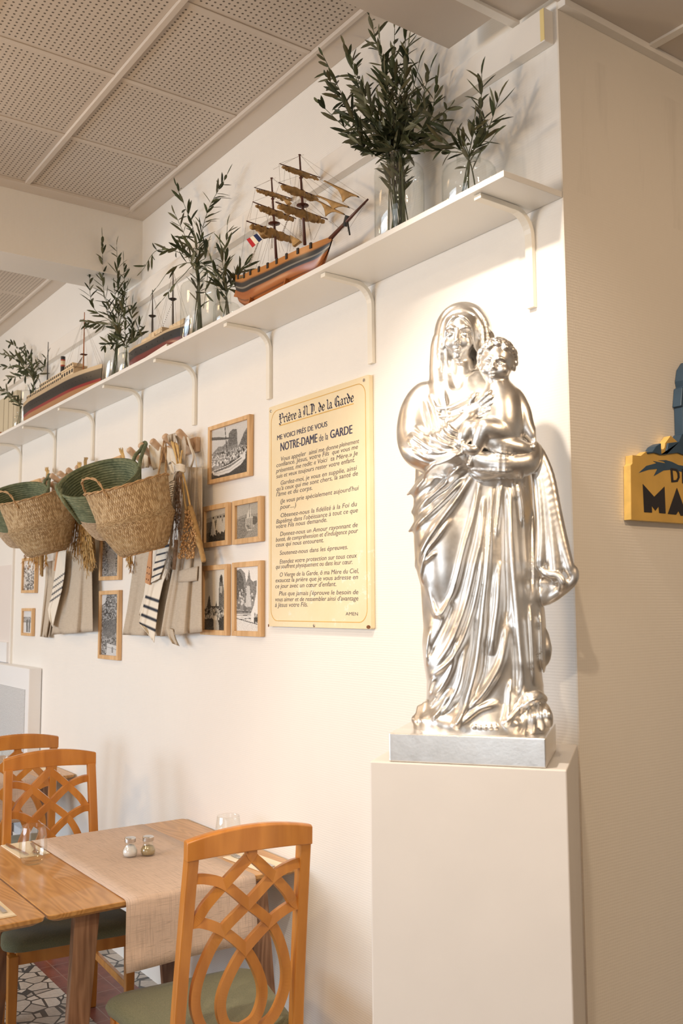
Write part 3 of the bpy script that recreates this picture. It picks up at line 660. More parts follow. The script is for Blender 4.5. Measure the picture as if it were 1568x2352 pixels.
# ---- hem spreading over the plinth, feet
for a, b, y_, r_ in ((960, 1652, -.10, .012), (985, 1655, -.125, .014), (1012, 1660, -.14, .014), (1040, 1668, -.145, .013), (1062, 1672, -.15, .011), (1180, 1664, -.14, .012), (1246, 1650, -.09, .016)):
    sc.ell(Q(a, b, y_), (r_*1.3, r_*1.2, r_), .016)
for k in range(5):                                     # toes under the hem, and the gathered folds at the right
    sc.cap(Q(1092+k*11, 1650+k*0.5, -.135), Q(1090+k*12, 1671+(k == 0)*-2, -.160), .006, .0058-.0004*k, .003)
for k, (a, b, c, d) in enumerate(((1188, 1622, 1178, 1676), (1204, 1618, 1200, 1680), (1220, 1614, 1222, 1678), (1236, 1612, 1244, 1672), (1250, 1622, 1260, 1664))):
    sc.path([Q(a, b, -.10), Q((a+c)/2+2, (b+d)/2, -.125), Q(c, d, -.140+.008*k)], [.008, .009, .0075], .006)
for a, b in ((958, 1650), (970, 1643), (984, 1640)): sc.cap(Q(a+8, b-22, -.09), Q(a, b+8, -.115), .010, .007, .006)
# ---- knotted hem roll at the lower right
sc.path([Q(1200, 1616, -.12), Q(1216, 1605, -.13), Q(1234, 1598, -.12), Q(1250, 1606, -.09)], [.007, .011, .010, .007], .006)
# ---- cloak hanging from the child's hand at the right, an open fold with a curled end
for (P_, r_) in (([(1218, 1030), (1232, 1080), (1240, 1150), (1244, 1230), (1240, 1300)], [.009, .010, .011, .012, .010]), ([(1228, 1028), (1250, 1090), (1262, 1170), (1270, 1250), (1276, 1325)], [.008, .010, .012, .014, .013]),
                 ([(1236, 1030), (1262, 1095), (1278, 1180), (1292, 1250), (1310, 1316)], [.008, .009, .010, .011, .009])):
    sc.path([Q(a, b, -.07-.02*(i/4)) for i, (a, b) in enumerate(P_)], r_, .010)
sc.path([Q(1236, 1302, -.085), Q(1256, 1318, -.10), Q(1280, 1322, -.10), Q(1292, 1338, -.10), Q(1288, 1352, -.09)], [.006, .007, .007, .007, .005], .005)
sc.path([Q(1318, 1308, -.085), Q(1316, 1330, -.085), Q(1298, 1348, -.08), Q(1272, 1368, -.07), Q(1250, 1384, -.06)], [.007, .008, .010, .010, .006], .008)
sc.path([Q(1255, 1340, -.06), Q(1270, 1350, -.06), Q(1240, 1372, -.055)], [.014, .014, .014], .012)
sc.path([Q(1250, 1450, -.05), Q(1254, 1490, -.06), Q(1253, 1520, -.05)], [.006, .010, .006], .008)
# ---- shoulder, sleeve and forearm
sc.path([Q(978, 906, -.05), Q(956, 950, -.07), Q(950, 1000, -.09), Q(966, 1036, -.115), Q(1010, 1048, -.14), Q(1058, 1040, -.145)], [.030, .032, .032, .034, .029, .020], .018)
sc.path([Q(985, 1062, -.10), Q(1030, 1072, -.125), Q(1075, 1056, -.13)], [.016, .018, .012], .014)
sc.path([Q(1000, 1020, -.145), Q(1050, 985, -.150), Q(1085, 950, -.148)], [.020, .018, .0125], .012)      # forearm raised to the child
for _ in range(2):                                     # soften the relief a little
    R_[1:-1, 1:-1] = (R_[1:-1, 1:-1]*4+R_[:-2, 1:-1]+R_[2:, 1:-1]+R_[1:-1, :-2]+R_[1:-1, 2:])/8
fm = np.clip((0.02-sc.ax[1])/0.03, 0, 1)[None, :, None]
sc.F -= (R_[:, None, :]*fm).astype(np.float32)
# hand laid on the child's chest
sc.ell(Q(1092, 938, -.150), (.021, .010, .016), .007)
for a, b, c, d, e, f_ in ((1098, 926, 1116, 908, 1128, 898), (1102, 934, 1124, 916, 1139, 908), (1104, 944, 1128, 928, 1142, 920), (1102, 953, 1124, 942, 1136, 937)):
    sc.path([Q(a, b, -.152), Q(c, d, -.160), Q(e, f_, -.156)], [.0064, .0058, .0042], .0025, n=3)
sc.path([Q(1080, 930, -.150), Q(1086, 915, -.156), Q(1096, 905, -.154)], [.0066, .006, .0045], .003, n=3)
# arm and bunched cloth under the child, hand holding it
sc.path([Q(1216, 1030, -.085), Q(1205, 1062, -.11), Q(1160, 1066, -.135), Q(1110, 1060, -.145), Q(1084, 1048, -.150)], [.022, .026, .024, .020, .012], .012)
for k in range(5): sc.path([Q(1205-k*6, 1040+k*9, -.120), Q(1160, 1046+k*9, -.158), Q(1100-k*4, 1046+k*8, -.158)], [.005, .006, .004], .004, n=4)
for k in range(4): sc.path([Q(1098-k*4, 1050+k*6, -.155), Q(1086-k*3, 1046+k*7, -.164), Q(1075, 1044+k*7, -.158)], [.0062, .0058, .0045], .0025, n=3)
sc.path([Q(1086, 1078, -.130), Q(1110, 1088, -.140), Q(1140, 1082, -.140), Q(1164, 1074, -.135)], [.008, .013, .013, .008], .008)
for k, a in enumerate((1148, 1160, 1172, 1184, 1194)): sc.path([Q(a, 1066, -.130), Q(a+1, 1080, -.136), Q(a-2+k, 1095, -.128)], [.007, .0075, .006], .004, n=3)
# ---- neck, chest, head
sc.path([Q(1063, 835, -.050), Q(1064, 880, -.058)], [.026, .030], .014)
sc.ell(Q(1062, 905, -.062), (.052, .034, .034), .02)
# veil: hood, carved open around the face
sc.path([Q(1063.5, 756, -.008), Q(1063.5, 800, -.006), Q(1063.5, 880, .0)], [.0655, .0665, .068], .012)
sc.path([Q(1005, 780, -.045), Q(1003, 850, -.060), Q(1008, 905, -.085), Q(1015, 940, -.10)], [.012, .0135, .0125, .008], .014)
sc.path([Q(1122, 770, -.035), Q(1124, 830, -.04), Q(1118, 890, -.055)], [.012, .014, .012], .014)
sc.ell(Q(1059, 794, -.092), (.0425, .062, .076), .006, 'sub')
sc.cap(Q(1050, 830, -.085), Q(1046, 878, -.11), .030, .018, .008, 'sub')
sc.path([Q(1063, 835, -.050), Q(1064, 885, -.060)], [.0235, .030], .010)
FH = Q(1057, 772, -.066); RT = Matrix.Rotation(math.radians(4), 3, 'Y') @ Matrix.Rotation(math.radians(9), 3, 'X')
def H(dx, dz, dy=0.0): return FH+RT @ Vector((dx*K, dy*K, dz*K))
sc.ell(FH, (.0318, .040, .053), .004, R=RT); sc.ell(H(0, -23, -8), (.0245, .031, .034), .012, R=RT)
sc.ell(H(0, -53, -27), (.0105, .009, .0085), .009)                                     # chin
for s_ in (-1, 1):
    sc.ell(H(s_*19, 2, -43), (.0125, .0085, .0075), .007, 'sub')                       # socket
    sc.ell(H(s_*18.5, -1, -33), (.0090, .0068, .0056), .002)                           # lowered lid
    sc.cap(H(s_*11, -4.5, -40), H(s_*26, -5.5, -33), .0012, .0010, .0012, 'sub')       # lid line
    sc.path([H(s_*9, 14, -39), H(s_*19, 17, -37), H(s_*29, 11, -29)], [.0012, .0018, .0012], .009)  # brow
    sc.ell(H(s_*21, -20, -27), (.0115, .0105, .0125), .012)                            # cheek
    sc.ell(H(s_*4.8, -21, -45), (.0036, .0040, .0032), .003)                           # nostril wing
    sc.ell(H(s_*35, -8, 2), (.005, .009, .013), .004)                                  # ear
sc.path([H(0, 12, -41), H(0, -3, -47), H(0, -18, -54)], [.0036, .0040, .0050], .004)
sc.ell(H(0, -33, -41.5), (.0090, .0050, .0030), .003); sc.ell(H(0, -39.5, -40.5), (.0075, .0052, .0038), .003)
sc.path([H(-8.5, -37, -42), H(0, -36, -46), H(8.5, -37, -42)], .0009, .0010, 'sub')
for s_ in (-1, 1):                                                                     # parted waving hair
    for j in range(7):
        q = j*1.0
        sc.path([H(s_*1.2, 46+q*1.2, -26+q*5), H(s_*(13+q), 42+1.6*q, -29+q*4.5), H(s_*(25+1.2*q), 29+1.8*q, -23+q*4), H(s_*(32+1.3*q), 10+1.2*q, -16+q*3), H(s_*(34+1.5*q), -8, -12+q*2.4), H(s_*(38+1.2*q), -30-2*q, -6+q*2)], [.0028, .0040, .0046, .0050, .0044, .0026], .0008, n=5)
for s_ in (-1, 1):                                                                     # rim and folds of the veil
    sc.path([Q(1062, 715, -.058), Q(1062+s_*26, 724, -.062), Q(1061+s_*44, 750, -.066), Q(1060+s_*49, 800, -.068), Q(1060+s_*49, 860, -.070)], [.0040, .0045, .005, .005, .0045], .006)
    sc.path([Q(1063, 703, -.046), Q(1063+s_*34, 714, -.052), Q(1063+s_*53, 750, -.052), Q(1063+s_*58, 820, -.050), Q(1063+s_*57, 870, -.05)], [.002, .003, .0035, .0035, .003], .007)
mother = sc.mesh('robed_woman', st)
# ---- the child
ch = Sculpt((-0.06, -0.21, 0.60), (0.16, 0.0, 0.99), 0.0015)
CH = Q(1141, 838, -.115); RC = Matrix.Rotation(math.radians(3), 3, 'Y') @ Matrix.Rotation(math.radians(7), 3, 'X')
def C(dx, dz, dy=0.0): return CH+RC @ Vector((dx*K, dy*K, dz*K))
ch.ell(C(1, 10, 0), (.0385, .040, .043), .004); ch.ell(C(-2, -20, -12), (.030, .030, .026), .010); ch.ell(C(-5, -37, -27), (.010, .009, .008), .006)
for s_ in (-1, 1):
    ch.ell(C(-2+s_*15, -1, -41), (.0088, .008, .006), .005, 'sub'); ch.ell(C(-2+s_*15, -1.5, -33.5), (.0062, .0055, .0046), .002)
    ch.ell(C(-2+s_*20, -17, -29), (.0125, .012, .0115), .007); ch.path([C(-2+s_*6, 8, -40), C(-2+s_*15, 10.5, -38), C(-2+s_*25, 6, -31)], .0018, .005)
    ch.ell(C(-2+s_*4, -14, -43.5), (.0036, .004, .003), .002); ch.ell(C(1+s_*39, -6, 2), (.005, .009, .011), .003)
ch.path([C(-2, 6, -39), C(-3, -4, -43), C(-3, -12, -48)], [.0036, .0036, .0048], .003)
ch.ell(C(-4, -24, -39), (.009, .005, .0032), .002); ch.ell(C(-4, -30, -38), (.0075, .005, .0036), .002); ch.cap(C(-9, -27, -42), C(1, -27, -42), .0008, .0008, .001, 'sub')
rg = random.Random(3)
for j in range(150):                                                                   # curls
    th, ph = rg.uniform(0, 2*PI), rg.uniform(0, 0.60*PI)
    v_ = Vector((math.sin(ph)*math.cos(th), math.sin(ph)*math.sin(th), math.cos(ph)))
    if v_.y < -0.35 and v_.z < 0.50: continue
    if v_.z < 0.0 and v_.y < 0.1: continue
    p_ = CH+RC @ Vector((v_.x*.041, v_.y*.042, v_.z*.046+.010)); r_ = rg.uniform(.0062, .0098)
    ch.ell(p_, (r_, r_, r_), .0015)
    ch.ell(p_+v_*r_*1.0, (r_*.42,)*3, .001, 'sub')
ch.path([C(2, -34, 4), Q(1148, 905, -.108)], [.019, .022], .010)
ch.path([Q(1148, 910, -.112), Q(1150, 950, -.120), Q(1152, 1000, -.118)], [.036, .037, .042], .02)          # trunk
ch.ell(Q(1128, 918, -.128), (.022, .016, .018), .010); ch.ell(Q(1160, 916, -.128), (.022, .016, .018), .010)  # chest
ch.ell(Q(1146, 965, -.142), (.026, .018, .022), .010); ch.ell(Q(1145, 968, -.1615), (.0022, .004, .0022), .002, 'sub')
for a_ in ((1118, 986, 1146, 994, 1172, 986), (1122, 1000, 1150, 1008, 1176, 998)): ch.path([Q(a_[0], a_[1], -.150), Q(a_[2], a_[3], -.162), Q(a_[4], a_[5], -.150)], .0018, .004, 'sub')
ch.path([Q(1180, 910, -.105), Q(1198, 945, -.110), Q(1208, 978, -.112), Q(1224, 1008, -.112)], [.0195, .0175, .0150, .0105], .008)   # arm at the right
ch.ell(Q(1229, 1016, -.115), (.012, .010, .011), .004)
for k in range(4): ch.path([Q(1222+k*5, 1018, -.122), Q(1221+k*5, 1027, -.128), Q(1221+k*5, 1032, -.120)], [.0038, .0038, .0032], .0015, n=3)
ch.path([Q(1120, 912, -.110), Q(1108, 938, -.125), Q(1100, 955, -.135)], [.017, .015, .012], .008)              # other arm, behind the hand
ch.path([Q(1160, 1008, -.125), Q(1140, 992, -.150), Q(1112, 982, -.168)], [.026, .024, .0195], .010)            # thigh
ch.path([Q(1112, 982, -.168), Q(1104, 1006, -.166), Q(1094, 1030, -.160)], [.0185, .0165, .0115], .006)         # shin
ch.path([Q(1094, 1032, -.162), Q(1082, 1034, -.172), Q(1070, 1030, -.176)], [.0112, .0105, .0082], .005)        # foot
for k in range(5): ch.cap(Q(1072-k*1.5, 1026+k*3.2, -.178), Q(1063-k*0.5, 1024+k*3.6, -.180), .0042-.0003*k, .0036, .001)
ch.path([Q(1150, 1000, -.115), Q(1112, 990, -.140), Q(1076, 984, -.158)], [.024, .022, .018], .010)            # second leg
ch.path([Q(1076, 984, -.158), Q(1068, 1000, -.160), Q(1064, 1014, -.158)], [.0175, .0165, .012], .006)
ch.path([Q(1066, 1014, -.160), Q(1058, 1020, -.168), Q(1050, 1020, -.170)], [.011, .0095, .0075], .004)
for k in range(5): ch.cap(Q(1052-k*.6, 1014+k*3, -.172), Q(1045, 1012+k*3.3, -.173), .0038-.0003*k, .0032, .001)
ch.path([Q(1106, 1000, -.150), Q(1140, 1020, -.150), Q(1190, 1030, -.130), Q(1212, 1040, -.11)], [.012, .018, .018, .012], .010)     # cloth across the lap
for k in range(4): ch.path([Q(1120+k*3, 1008+k*8, -.162), Q(1160, 1018+k*8, -.160), Q(1204, 1028+k*6, -.128)], [.004, .005, .004], .004, n=4)
child = ch.mesh('seated_child', st)
# ---------------------------------------------------------------- wall shelf on bent brackets
SZ0, SZ1, SY = 2.7106, 2.7275, 1.6435
t = empty('wall_shelf', (-5.3, WY, SZ0), 0, 'long white shelf on bent brackets high along the wall', 'shelf')
def sh(x, y, z): return Vector((x+5.3, y-WY, z-SZ0))
p0, p1 = sh(-9.9, SY, SZ0), sh(-1.597, WY-0.0015, SZ1)
MB().box(p0.x, p1.x, p0.y, p1.y, p0.z, p1.z).build('board', MATS['shelf_white'], t, bevel=0.0012)
for x in (-1.708, -2.417, -3.067, -3.70, -4.285, -4.92, -5.543, -6.217, -6.85, -7.48):
    pts = [(x, SY+0.016, SZ0-0.0075), (x, SY+0.08, SZ0-0.0075), (x, 1.788, SZ0-0.0085)]
    for k in range(1, 8):
        a = PI/2*k/8; pts.append((x, 1.788+0.0645*math.sin(a), SZ0-0.0085-0.07*(1-math.cos(a))))
    pts += [(x, 1.8525, SZ0-0.085), (x, 1.8525, 2.56), (x, 1.8525, 2.441)]
    P = [sh(*p) for p in pts]; rings = []
    for i, p in enumerate(P):
        tn = (P[min(i+1, len(P)-1)]-P[max(i-1, 0)]).normalized(); nn = Vector((0, -tn.z, tn.y))
        rings.append([p+Vector((dx*0.0125, 0, 0))+nn*dy*0.0068 for dx, dy in ((-1, -1), (1, -1), (1, 1), (-1, 1))])
    MB().loft(rings).build('bracket', MATS['bracket_enamel'], t, bevel=0.0012)
# ---------------------------------------------------------------- framed photographs
tinted('photo_print', 0.22, 0.5)
class Canvas:
    """a small printed picture, drawn as tones on a fine grid"""
    def __init__(s, w, h, a, b, seed=1):
        s.w, s.h = w, h; yy, xx = np.mgrid[0:h, 0:w]; s.x = (xx+.5)/w; s.y = (yy+.5)/h; s.g = a+(b-a)*s.y; s.r = np.random.RandomState(seed)
    def poly(s, pts, v, soft=0.0):
        inside = np.zeros(s.x.shape, bool); n = len(pts)
        for i in range(n):
            (x0, y0), (x1, y1) = pts[i], pts[(i+1) % n]
            c = ((y0 > s.y) != (y1 > s.y)) & (s.x < (x1-x0)*(s.y-y0)/((y1-y0) or 1e-9)+x0); inside ^= c
        s.g = np.where(inside, v+soft*(s.r.rand(s.h, s.w)-.5), s.g); return s
    def line(s, a, b, wd, v):
        dx, dy = b[0]-a[0], b[1]-a[1]; L = dx*dx+dy*dy; asp = s.h/s.w
        t = np.clip(((s.x-a[0])*dx+(s.y-a[1])*dy)/L, 0, 1); d = np.hypot(s.x-a[0]-t*dx, (s.y-a[1]-t*dy)*asp); s.g = np.where(d < wd, v, s.g); return s
    def dot(s, x, y, rx, ry, v): s.g = np.where(((s.x-x)/rx)**2+((s.y-y)/ry)**2 < 1, v, s.g); return s
    def crowd(s, y0, y1, n, lo=.05, hi=.85, r=.03, x0=0, x1=1):
        for i in range(n):
            y = y0+(y1-y0)*(i/n); x = s.r.uniform(x0, x1); k = .6+.8*(i/n); v = s.r.uniform(lo, hi)
            s.dot(x, y+.04*k, r*k, .045*k, v*.6); s.dot(x, y, r*.55*k, .016*k, min(1, v*.5+.45))
        return s
    def speck(s, a, m=None, sc=1):
        nz = np.kron(s.r.rand(s.h//sc+1, s.w//sc+1), np.ones((sc, sc)))[:s.h, :s.w]-.5
        s.g = s.g+a*nz*(1 if m is None else m); return s
    def tex(s, box, lo, hi, sc=2):
        x0, x1, y0, y1 = box; m = (s.x > x0) & (s.x < x1) & (s.y > y0) & (s.y < y1)
        nz = np.kron(s.r.rand(s.h//sc+1, s.w//sc+1), np.ones((sc, sc)))[:s.h, :s.w]; s.g = np.where(m, lo+(hi-lo)*nz, s.g); return s
def harbour():
    c = Canvas(90, 120, .78, .62, 2); c.poly([(0, .48), (.1, .42), (.2, .36), (.3, .38), (.44, .30), (.5, .13), (.58, .10), (.68, .12), (.70, .45), (.78, .40), (.86, .22), (.95, .14), (1, .10), (1, .62), (0, .62)], .40, .25)
    c.poly([(.47, .16), (.56, .10), (.68, .12), (.68, .40), (.47, .42)], .30, .22); c.poly([(.75, .42), (.85, .25), (1, .16), (1, .5)], .28, .25)
    c.crowd(.46, .68, 150, .1, .9, .026); c.poly([(0, .03), (.02, .12), (.3, .20), (.62, .27), (.62, .285), (.3, .25), (0, .20)], .25); c.poly([(0, .02), (.3, .08), (.36, .2), (.0, .14)], .72)
    c.line((.36, 0), (.46, .78), .009, .15); c.crowd(.58, .74, 60, .2, .95, .03, 0, .55)
    c.poly([(.60, .70), (.70, .72), (1, .60), (1, 1), (0, 1), (0, .86)], .17, .12)
    c.poly([(.02, .82), (.2, .80), (.5, .76), (.80, .66), (.90, .55), (.90, .72), (.78, .82), (.5, .92), (.2, .94), (.06, .90)], .84, .06); c.poly([(.05, .83), (.5, .775), (.82, .68), (.80, .71), (.5, .82), (.1, .86)], .35, .3)
    c.line((.05, .885), (.5, .87), .006, .5); c.line((.5, .87), (.86, .74), .006, .5); return c.speck(.08)
def friars():
    c = Canvas(70, 100, .74, .60, 4); c.poly([(0, .25), (.4, .2), (1, .16), (1, 1), (0, 1)], .55, .1); c.poly([(0, .38), (.5, .34), (1, .32), (1, 1), (0, 1)], .30, .12); c.poly([(0, .7), (1, .6), (1, 1), (0, 1)], .16, .12)
    for x, w_, l in ((.34, .13, .80), (.56, .12, .66), (.68, .15, .74), (.84, .14, .70)):
        c.poly([(x-.04, .30), (x+.05, .30), (x+w_, l), (x+w_*.3, l-.05), (x, l+.03), (x-w_*.6, l-.04), (x-w_, l)], .74, .12); c.dot(x, .25, .03, .03, .10)
    return c.speck(.08)
def bay():
    c = Canvas(70, 100, .62, .60, 5); c.poly([(0, .36), (.4, .30), (1, .34), (1, 1), (0, 1)], .52, .22); c.poly([(0, .42), (.45, .36), (.6, .7), (.3, 1), (0, 1)], .42, .3)
    c.poly([(.45, .30), (.58, .10), (.63, .42), (.42, .44)], .80, .15); c.line((.55, .02), (.56, .5), .008, .25); c.poly([(.38, .42), (.72, .38), (.76, .66), (.64, .78), (.46, .78), (.38, .66)], .74, .3)
    for k in range(7): c.line((.43+k*.045, .44), (.45+k*.04, .74), .009, .18)
    c.poly([(.70, .38), (.86, .42), (.90, .56), (.78, .64), (.70, .62)], .30, .1); return c.speck(.14)
def procession():
    c = Canvas(70, 130, .86, .82, 6); c.poly([(0, .68), (.12, .60), (.20, .44), (.24, .42), (.30, .60), (.5, .60), (.55, .52), (.58, .60), (1, .62), (1, 1), (0, 1)], .22, .12)
    c.poly([(.66, .34), (.68, .20), (.70, .12), (.76, .08), (.82, .12), (.84, .22), (.90, .42), (.90, .64), (.66, .64)], .30, .25); c.poly([(.70, .16), (.76, .09), (.82, .17), (.76, .24)], .15); c.poly([(.70, .28), (.82, .28), (.80, .40), (.70, .38)], .62, .2)
    c.crowd(.62, .82, 120, .1, .95, .036); c.poly([(0, .82), (.35, .80), (.5, .86), (.9, .78), (1, .84), (1, 1), (0, 1)], .16, .14); c.poly([(.42, .80), (.56, .78), (.66, .88), (.68, 1), (.44, 1)], .66, .12); c.dot(.52, .80, .07, .035, .88); return c.speck(.06)
def steps():
    c = Canvas(70, 130, .95, .97, 7); c.poly([(0, .04), (.2, .03), (.36, .10), (.42, .25), (.48, .18), (.54, .04), (.60, .2), (.7, .24), (.86, .22), (.84, .40), (.74, .60), (.60, .74), (0, .74)], .42, .35)
    c.poly([(0, .05), (.16, .06), (.3, .2), (.36, .4), (.1, .5), (0, .5)], .26, .25)
    for k in range(9): c.line((0, .60+k*.032), (.62, .63+k*.024), .010, .20 if k % 2 else .72)
    c.crowd(.34, .60, 34, .3, 1.0, .05, .1, .75); c.poly([(.44, .3), (.56, .3), (.64, .62), (.40, .62)], .78, .2); c.poly([(0, .80), (.5, .83), (1, .88), (1, 1), (0, 1)], .88, .2); c.line((0, .80), (1, .90), .012, .25); c.crowd(.72, .78, 14, .1, .4, .03, .76, 1); return c.speck(.08)
def rocks():
    c = Canvas(60, 140, .45, .42, 8); c.tex((0, 1, 0, 1), .12, .62, 3); c.speck(.35, None, 1); c.poly([(0, 0), (.3, 0), (.2, .14), (0, .18)], .78, .1); c.poly([(.1, .45), (.8, .40), (.95, .6), (.5, .72), (.1, .68)], .30, .3)
    c.poly([(.35, .80), (.95, .84), (.95, 1), (.3, 1)], .78, .12); c.line((.35, .86), (.95, .90), .012, .5); c.poly([(.62, .86), (.7, .86), (.7, .95), (.62, .95)], .4, .1); return c
def garden():
    c = Canvas(60, 100, .5, .4, 9); c.tex((0, 1, 0, 1), .15, .66, 2); c.speck(.3); c.poly([(0, .1), (.3, 0), (1, .0), (.9, .36), (.5, .45)], .20, .25); c.poly([(.3, .5), (.7, .46), (.8, .9), (.4, .95)], .52, .35); return c
def hillside():
    c = Canvas(60, 100, .30, .22, 10); c.speck(.1); c.poly([(0, .6), (.5, .4), (1, .5), (1, 1), (0, 1)], .22, .2); return c
def gathering():
    c = Canvas(50, 80, .90, .78, 11); c.crowd(.15, .9, 90, .1, .85, .06); return c.speck(.25)
def pair():
    c = Canvas(50, 80, .86, .88, 12); c.tex((0, 1, .28, .52), .2, .8, 2); c.poly([(.30, .40), (.48, .38), (.50, .95), (.32, .95)], .24, .25); c.poly([(.55, .42), (.75, .40), (.72, .95), (.56, .95)], .32, .25); return c.speck(.1)
def plain():
    c = Canvas(40, 60, .55, .52, 13); return c.speck(.04)
FT = 0.020
def frame(TL, TR, BL, BR, bw, pic, label, tone=(1.0, 0.985, 0.955), th=FT, cat='framed photo'):
    """oak frame on the wall; the pixels are its front corners"""
    yf = WY-th-0.0015
    A, B_, C_, D_ = at_y(*TL, yf), at_y(*TR, yf), at_y(*BL, yf), at_y(*BR, yf)
    x0, x1 = (A.x+C_.x)/2, (B_.x+D_.x)/2; z1, z0 = (A.z+B_.z)/2, (C_.z+D_.z)/2
    ang = math.atan2((B_.z-A.z+D_.z-C_.z)/2, x1-x0)*0.6
    w, h = (x1-x0)/2, (z1-z0)/2
    t = empty('picture_frame', ((x0+x1)/2, WY-0.0015, (z0+z1)/2), 0, label, cat, 'oak framed photographs on the long wall'); t.rotation_euler = (0, -ang, 0)
    def bars(a, b2, inn, nm):
        m_ = MB(); m_.loft([[Vector((a[0], -y, a[1])), Vector((b2[0], -y, b2[1])), Vector((b2[0]+inn[1][0]*bw, -y, b2[1]+inn[1][1]*bw)), Vector((a[0]+inn[0][0]*bw, -y, a[1]+inn[0][1]*bw))] for y in (0.0, th)]); m_.build(nm, MATS['frame_oak'], t, bevel=0.0012)
    e = 0.0002
    bars((-w, h), (w, h), ((1, -1), (-1, -1)), 'top_bar'); bars((-w, -h), (w, -h), ((1, 1), (-1, 1)), 'bottom_bar')
    bars((-w, h-e), (-w, -h+e), ((1, -1), (1, 1)), 'side_bar'); bars((w, h-e), (w, -h+e), ((-1, -1), (-1, 1)), 'side_bar')
    g = np.clip(pic.g, 0.03, 1)**1.5; iw, ih = w-bw*0.9, h-bw*0.9; H_, W_ = g.shape
    vs = [Vector((-iw+2*iw*(i+.5)/W_ if 0 < i < W_-1 else (-iw if i == 0 else iw), -th*0.45, ih-2*ih*(j+.5)/H_ if 0 < j < H_-1 else (ih if j == 0 else -ih))) for j in range(H_) for i in range(W_)]
    cols = [(float(v)*tone[0]*.93, float(v)*tone[1]*.92, float(v)*tone[2]*.91) for v in g.ravel()]
    fs = [(j*W_+i, j*W_+i+1, (j+1)*W_+i+1, (j+1)*W_+i) for j in range(H_-1) for i in range(W_-1)]
    MB().add(vs, fs, cols).build('photograph', MATS['photo_print'], t)
    MB().box(-w+0.004, w-0.004, -th*0.4, -0.001, -h+0.004, h-0.004).build('backing', MATS['frame_oak'], t)
    return t
SEP = (1.0, 0.93, 0.80); BLU = (0.95, 0.99, 1.03)
frame((476.3, 981.8), (571.2, 950.7), (476.3, 1111.7), (572.5, 1093), .0175, harbour(), 'oak framed photo of a boat and harbour crowd, topmost beside the poster')
frame((462.2, 1165.1), (521, 1152.9), (464.5, 1258.5), (522.6, 1250.8), .0205, friars(), 'small oak framed photo of robed figures, left one below the harbour photo', SEP)
frame((531.8, 1152.1), (596, 1138.4), (533.3, 1251.6), (599, 1242.4), .0205, bay(), 'small oak framed photo of a boat and rocks, right one below the harbour photo', SEP)
frame((459, 1300.6), (519.6, 1295.2), (459.9, 1457.4), (519.6, 1460), .0205, procession(), 'tall oak framed photo of a statue carried above a crowd', SEP)
frame((531.8, 1292.9), (597.6, 1286.8), (531.8, 1460.5), (597.6, 1462.8), .0205, steps(), 'tall oak framed photo of people on steps, directly left of the poster')
frame((226.7, 1357.3), (272.5, 1355.5), (223.7, 1513), (270, 1516.5), .0205, rocks(), 'tall oak framed photo of a rocky slope, lowest between the two hanging clusters', BLU)
frame((227.6, 1200), (273, 1195), (227.4, 1334), (273.5, 1331), .0205, garden(), 'oak framed photo of foliage, partly behind the nearer seagrass basket')
frame((231, 1063), (276, 1044), (230, 1170), (275, 1158), .0205, hillside(), 'oak framed dark photo whose top corner rises above the green basket', (.9, .95, 1.1))
frame((55.7, 1110.3), (88.4, 1098.3), (54.5, 1205), (87.5, 1200), .018, plain(), 'oak framed brownish photo above the farther green basket', (1, .9, .82))
frame((49.1, 1282.5), (80.8, 1280), (48.8, 1362), (80.3, 1362), .018, gathering(), 'small oak framed photo of a gathering, below the farther basket')
frame((49.1, 1397), (73.5, 1397), (47.5, 1459.5), (72.5, 1461.5), .018, pair(), 'smallest oak framed photo, lowest at the far left', BLU)
# ---------------------------------------------------------------- the painted prayer board
m = N('board_cream'); v = m.obj(); big = m.noise(v, 3.5, 5, 0.65); fine = m.noise(v, 60, 3)
sepz = m.n('SeparateXYZ', i_0=v)
c = m.ramp(big, [(0.25, (0.80, 0.66, 0.41)), (0.6, (0.86, 0.735, 0.50)), (0.8, (0.88, 0.79, 0.60))])
rub = m.math('MULTIPLY', m.math('GREATER_THAN', m.noise(v, 28, 5, 0.7), 0.60), m.math('LESS_THAN', sepz.outputs[2], -0.16))
c = m.mix(m.math('MULTIPLY', rub, 0.45), c, (0.90, 0.86, 0.76))
m.set(Base_Color=c, Roughness=0.42); MATS['board_cream'] = m.m
paint('ink_navy', (0.028, 0.032, 0.085), 0.45, 0.1); paint('ink_grey', (0.10, 0.085, 0.095), 0.5, 0.25, 9); paint('line_ochre', (0.70, 0.42, 0.09), 0.45, 0.12, 12)
paint('rust', (0.22, 0.085, 0.03), 0.8, 0.4, 60)
yb = WY-0.020
bA, bB, bC, bD = at_y(618.2, 935.6, yb), at_y(846.4, 859.1, yb), at_y(614.3, 1439.5, yb), at_y(850.2, 1444.2, yb)
bx0, bx1, bz0, bz1 = (bA.x+bC.x)/2, (bB.x+bD.x)/2, (bC.z+bD.z)/2, (bA.z+bB.z)/2
BW, BH = bx1-bx0, bz1-bz0
pb = empty('prayer_board', ((bx0+bx1)/2, WY-0.001, (bz0+bz1)/2), 0, 'tall cream board with a painted French prayer, on the wall beside the statue', 'sign board')
def rrect(w, h, r, n=6):
    return [(sx*(w-r)+r*math.cos(math.radians(a0+90*k/n)), sy*(h-r)+r*math.sin(math.radians(a0+90*k/n))) for sx, sy, a0 in ((1, 1, 0), (-1, 1, 90), (-1, -1, 180), (1, -1, 270)) for k in range(n+1)]
FM = Matrix(((1, 0, 0, 0), (0, 0, -1, 0), (0, 1, 0, 0), (0, 0, 0, 1)))               # drawing plane (x,y) -> wall (x,z), extrusion towards the room
MB().prism(rrect(BW/2, BH/2, 0.006, 3), 0.018, FM).build('panel', MATS['board_cream'], pb, bevel=0.0012)
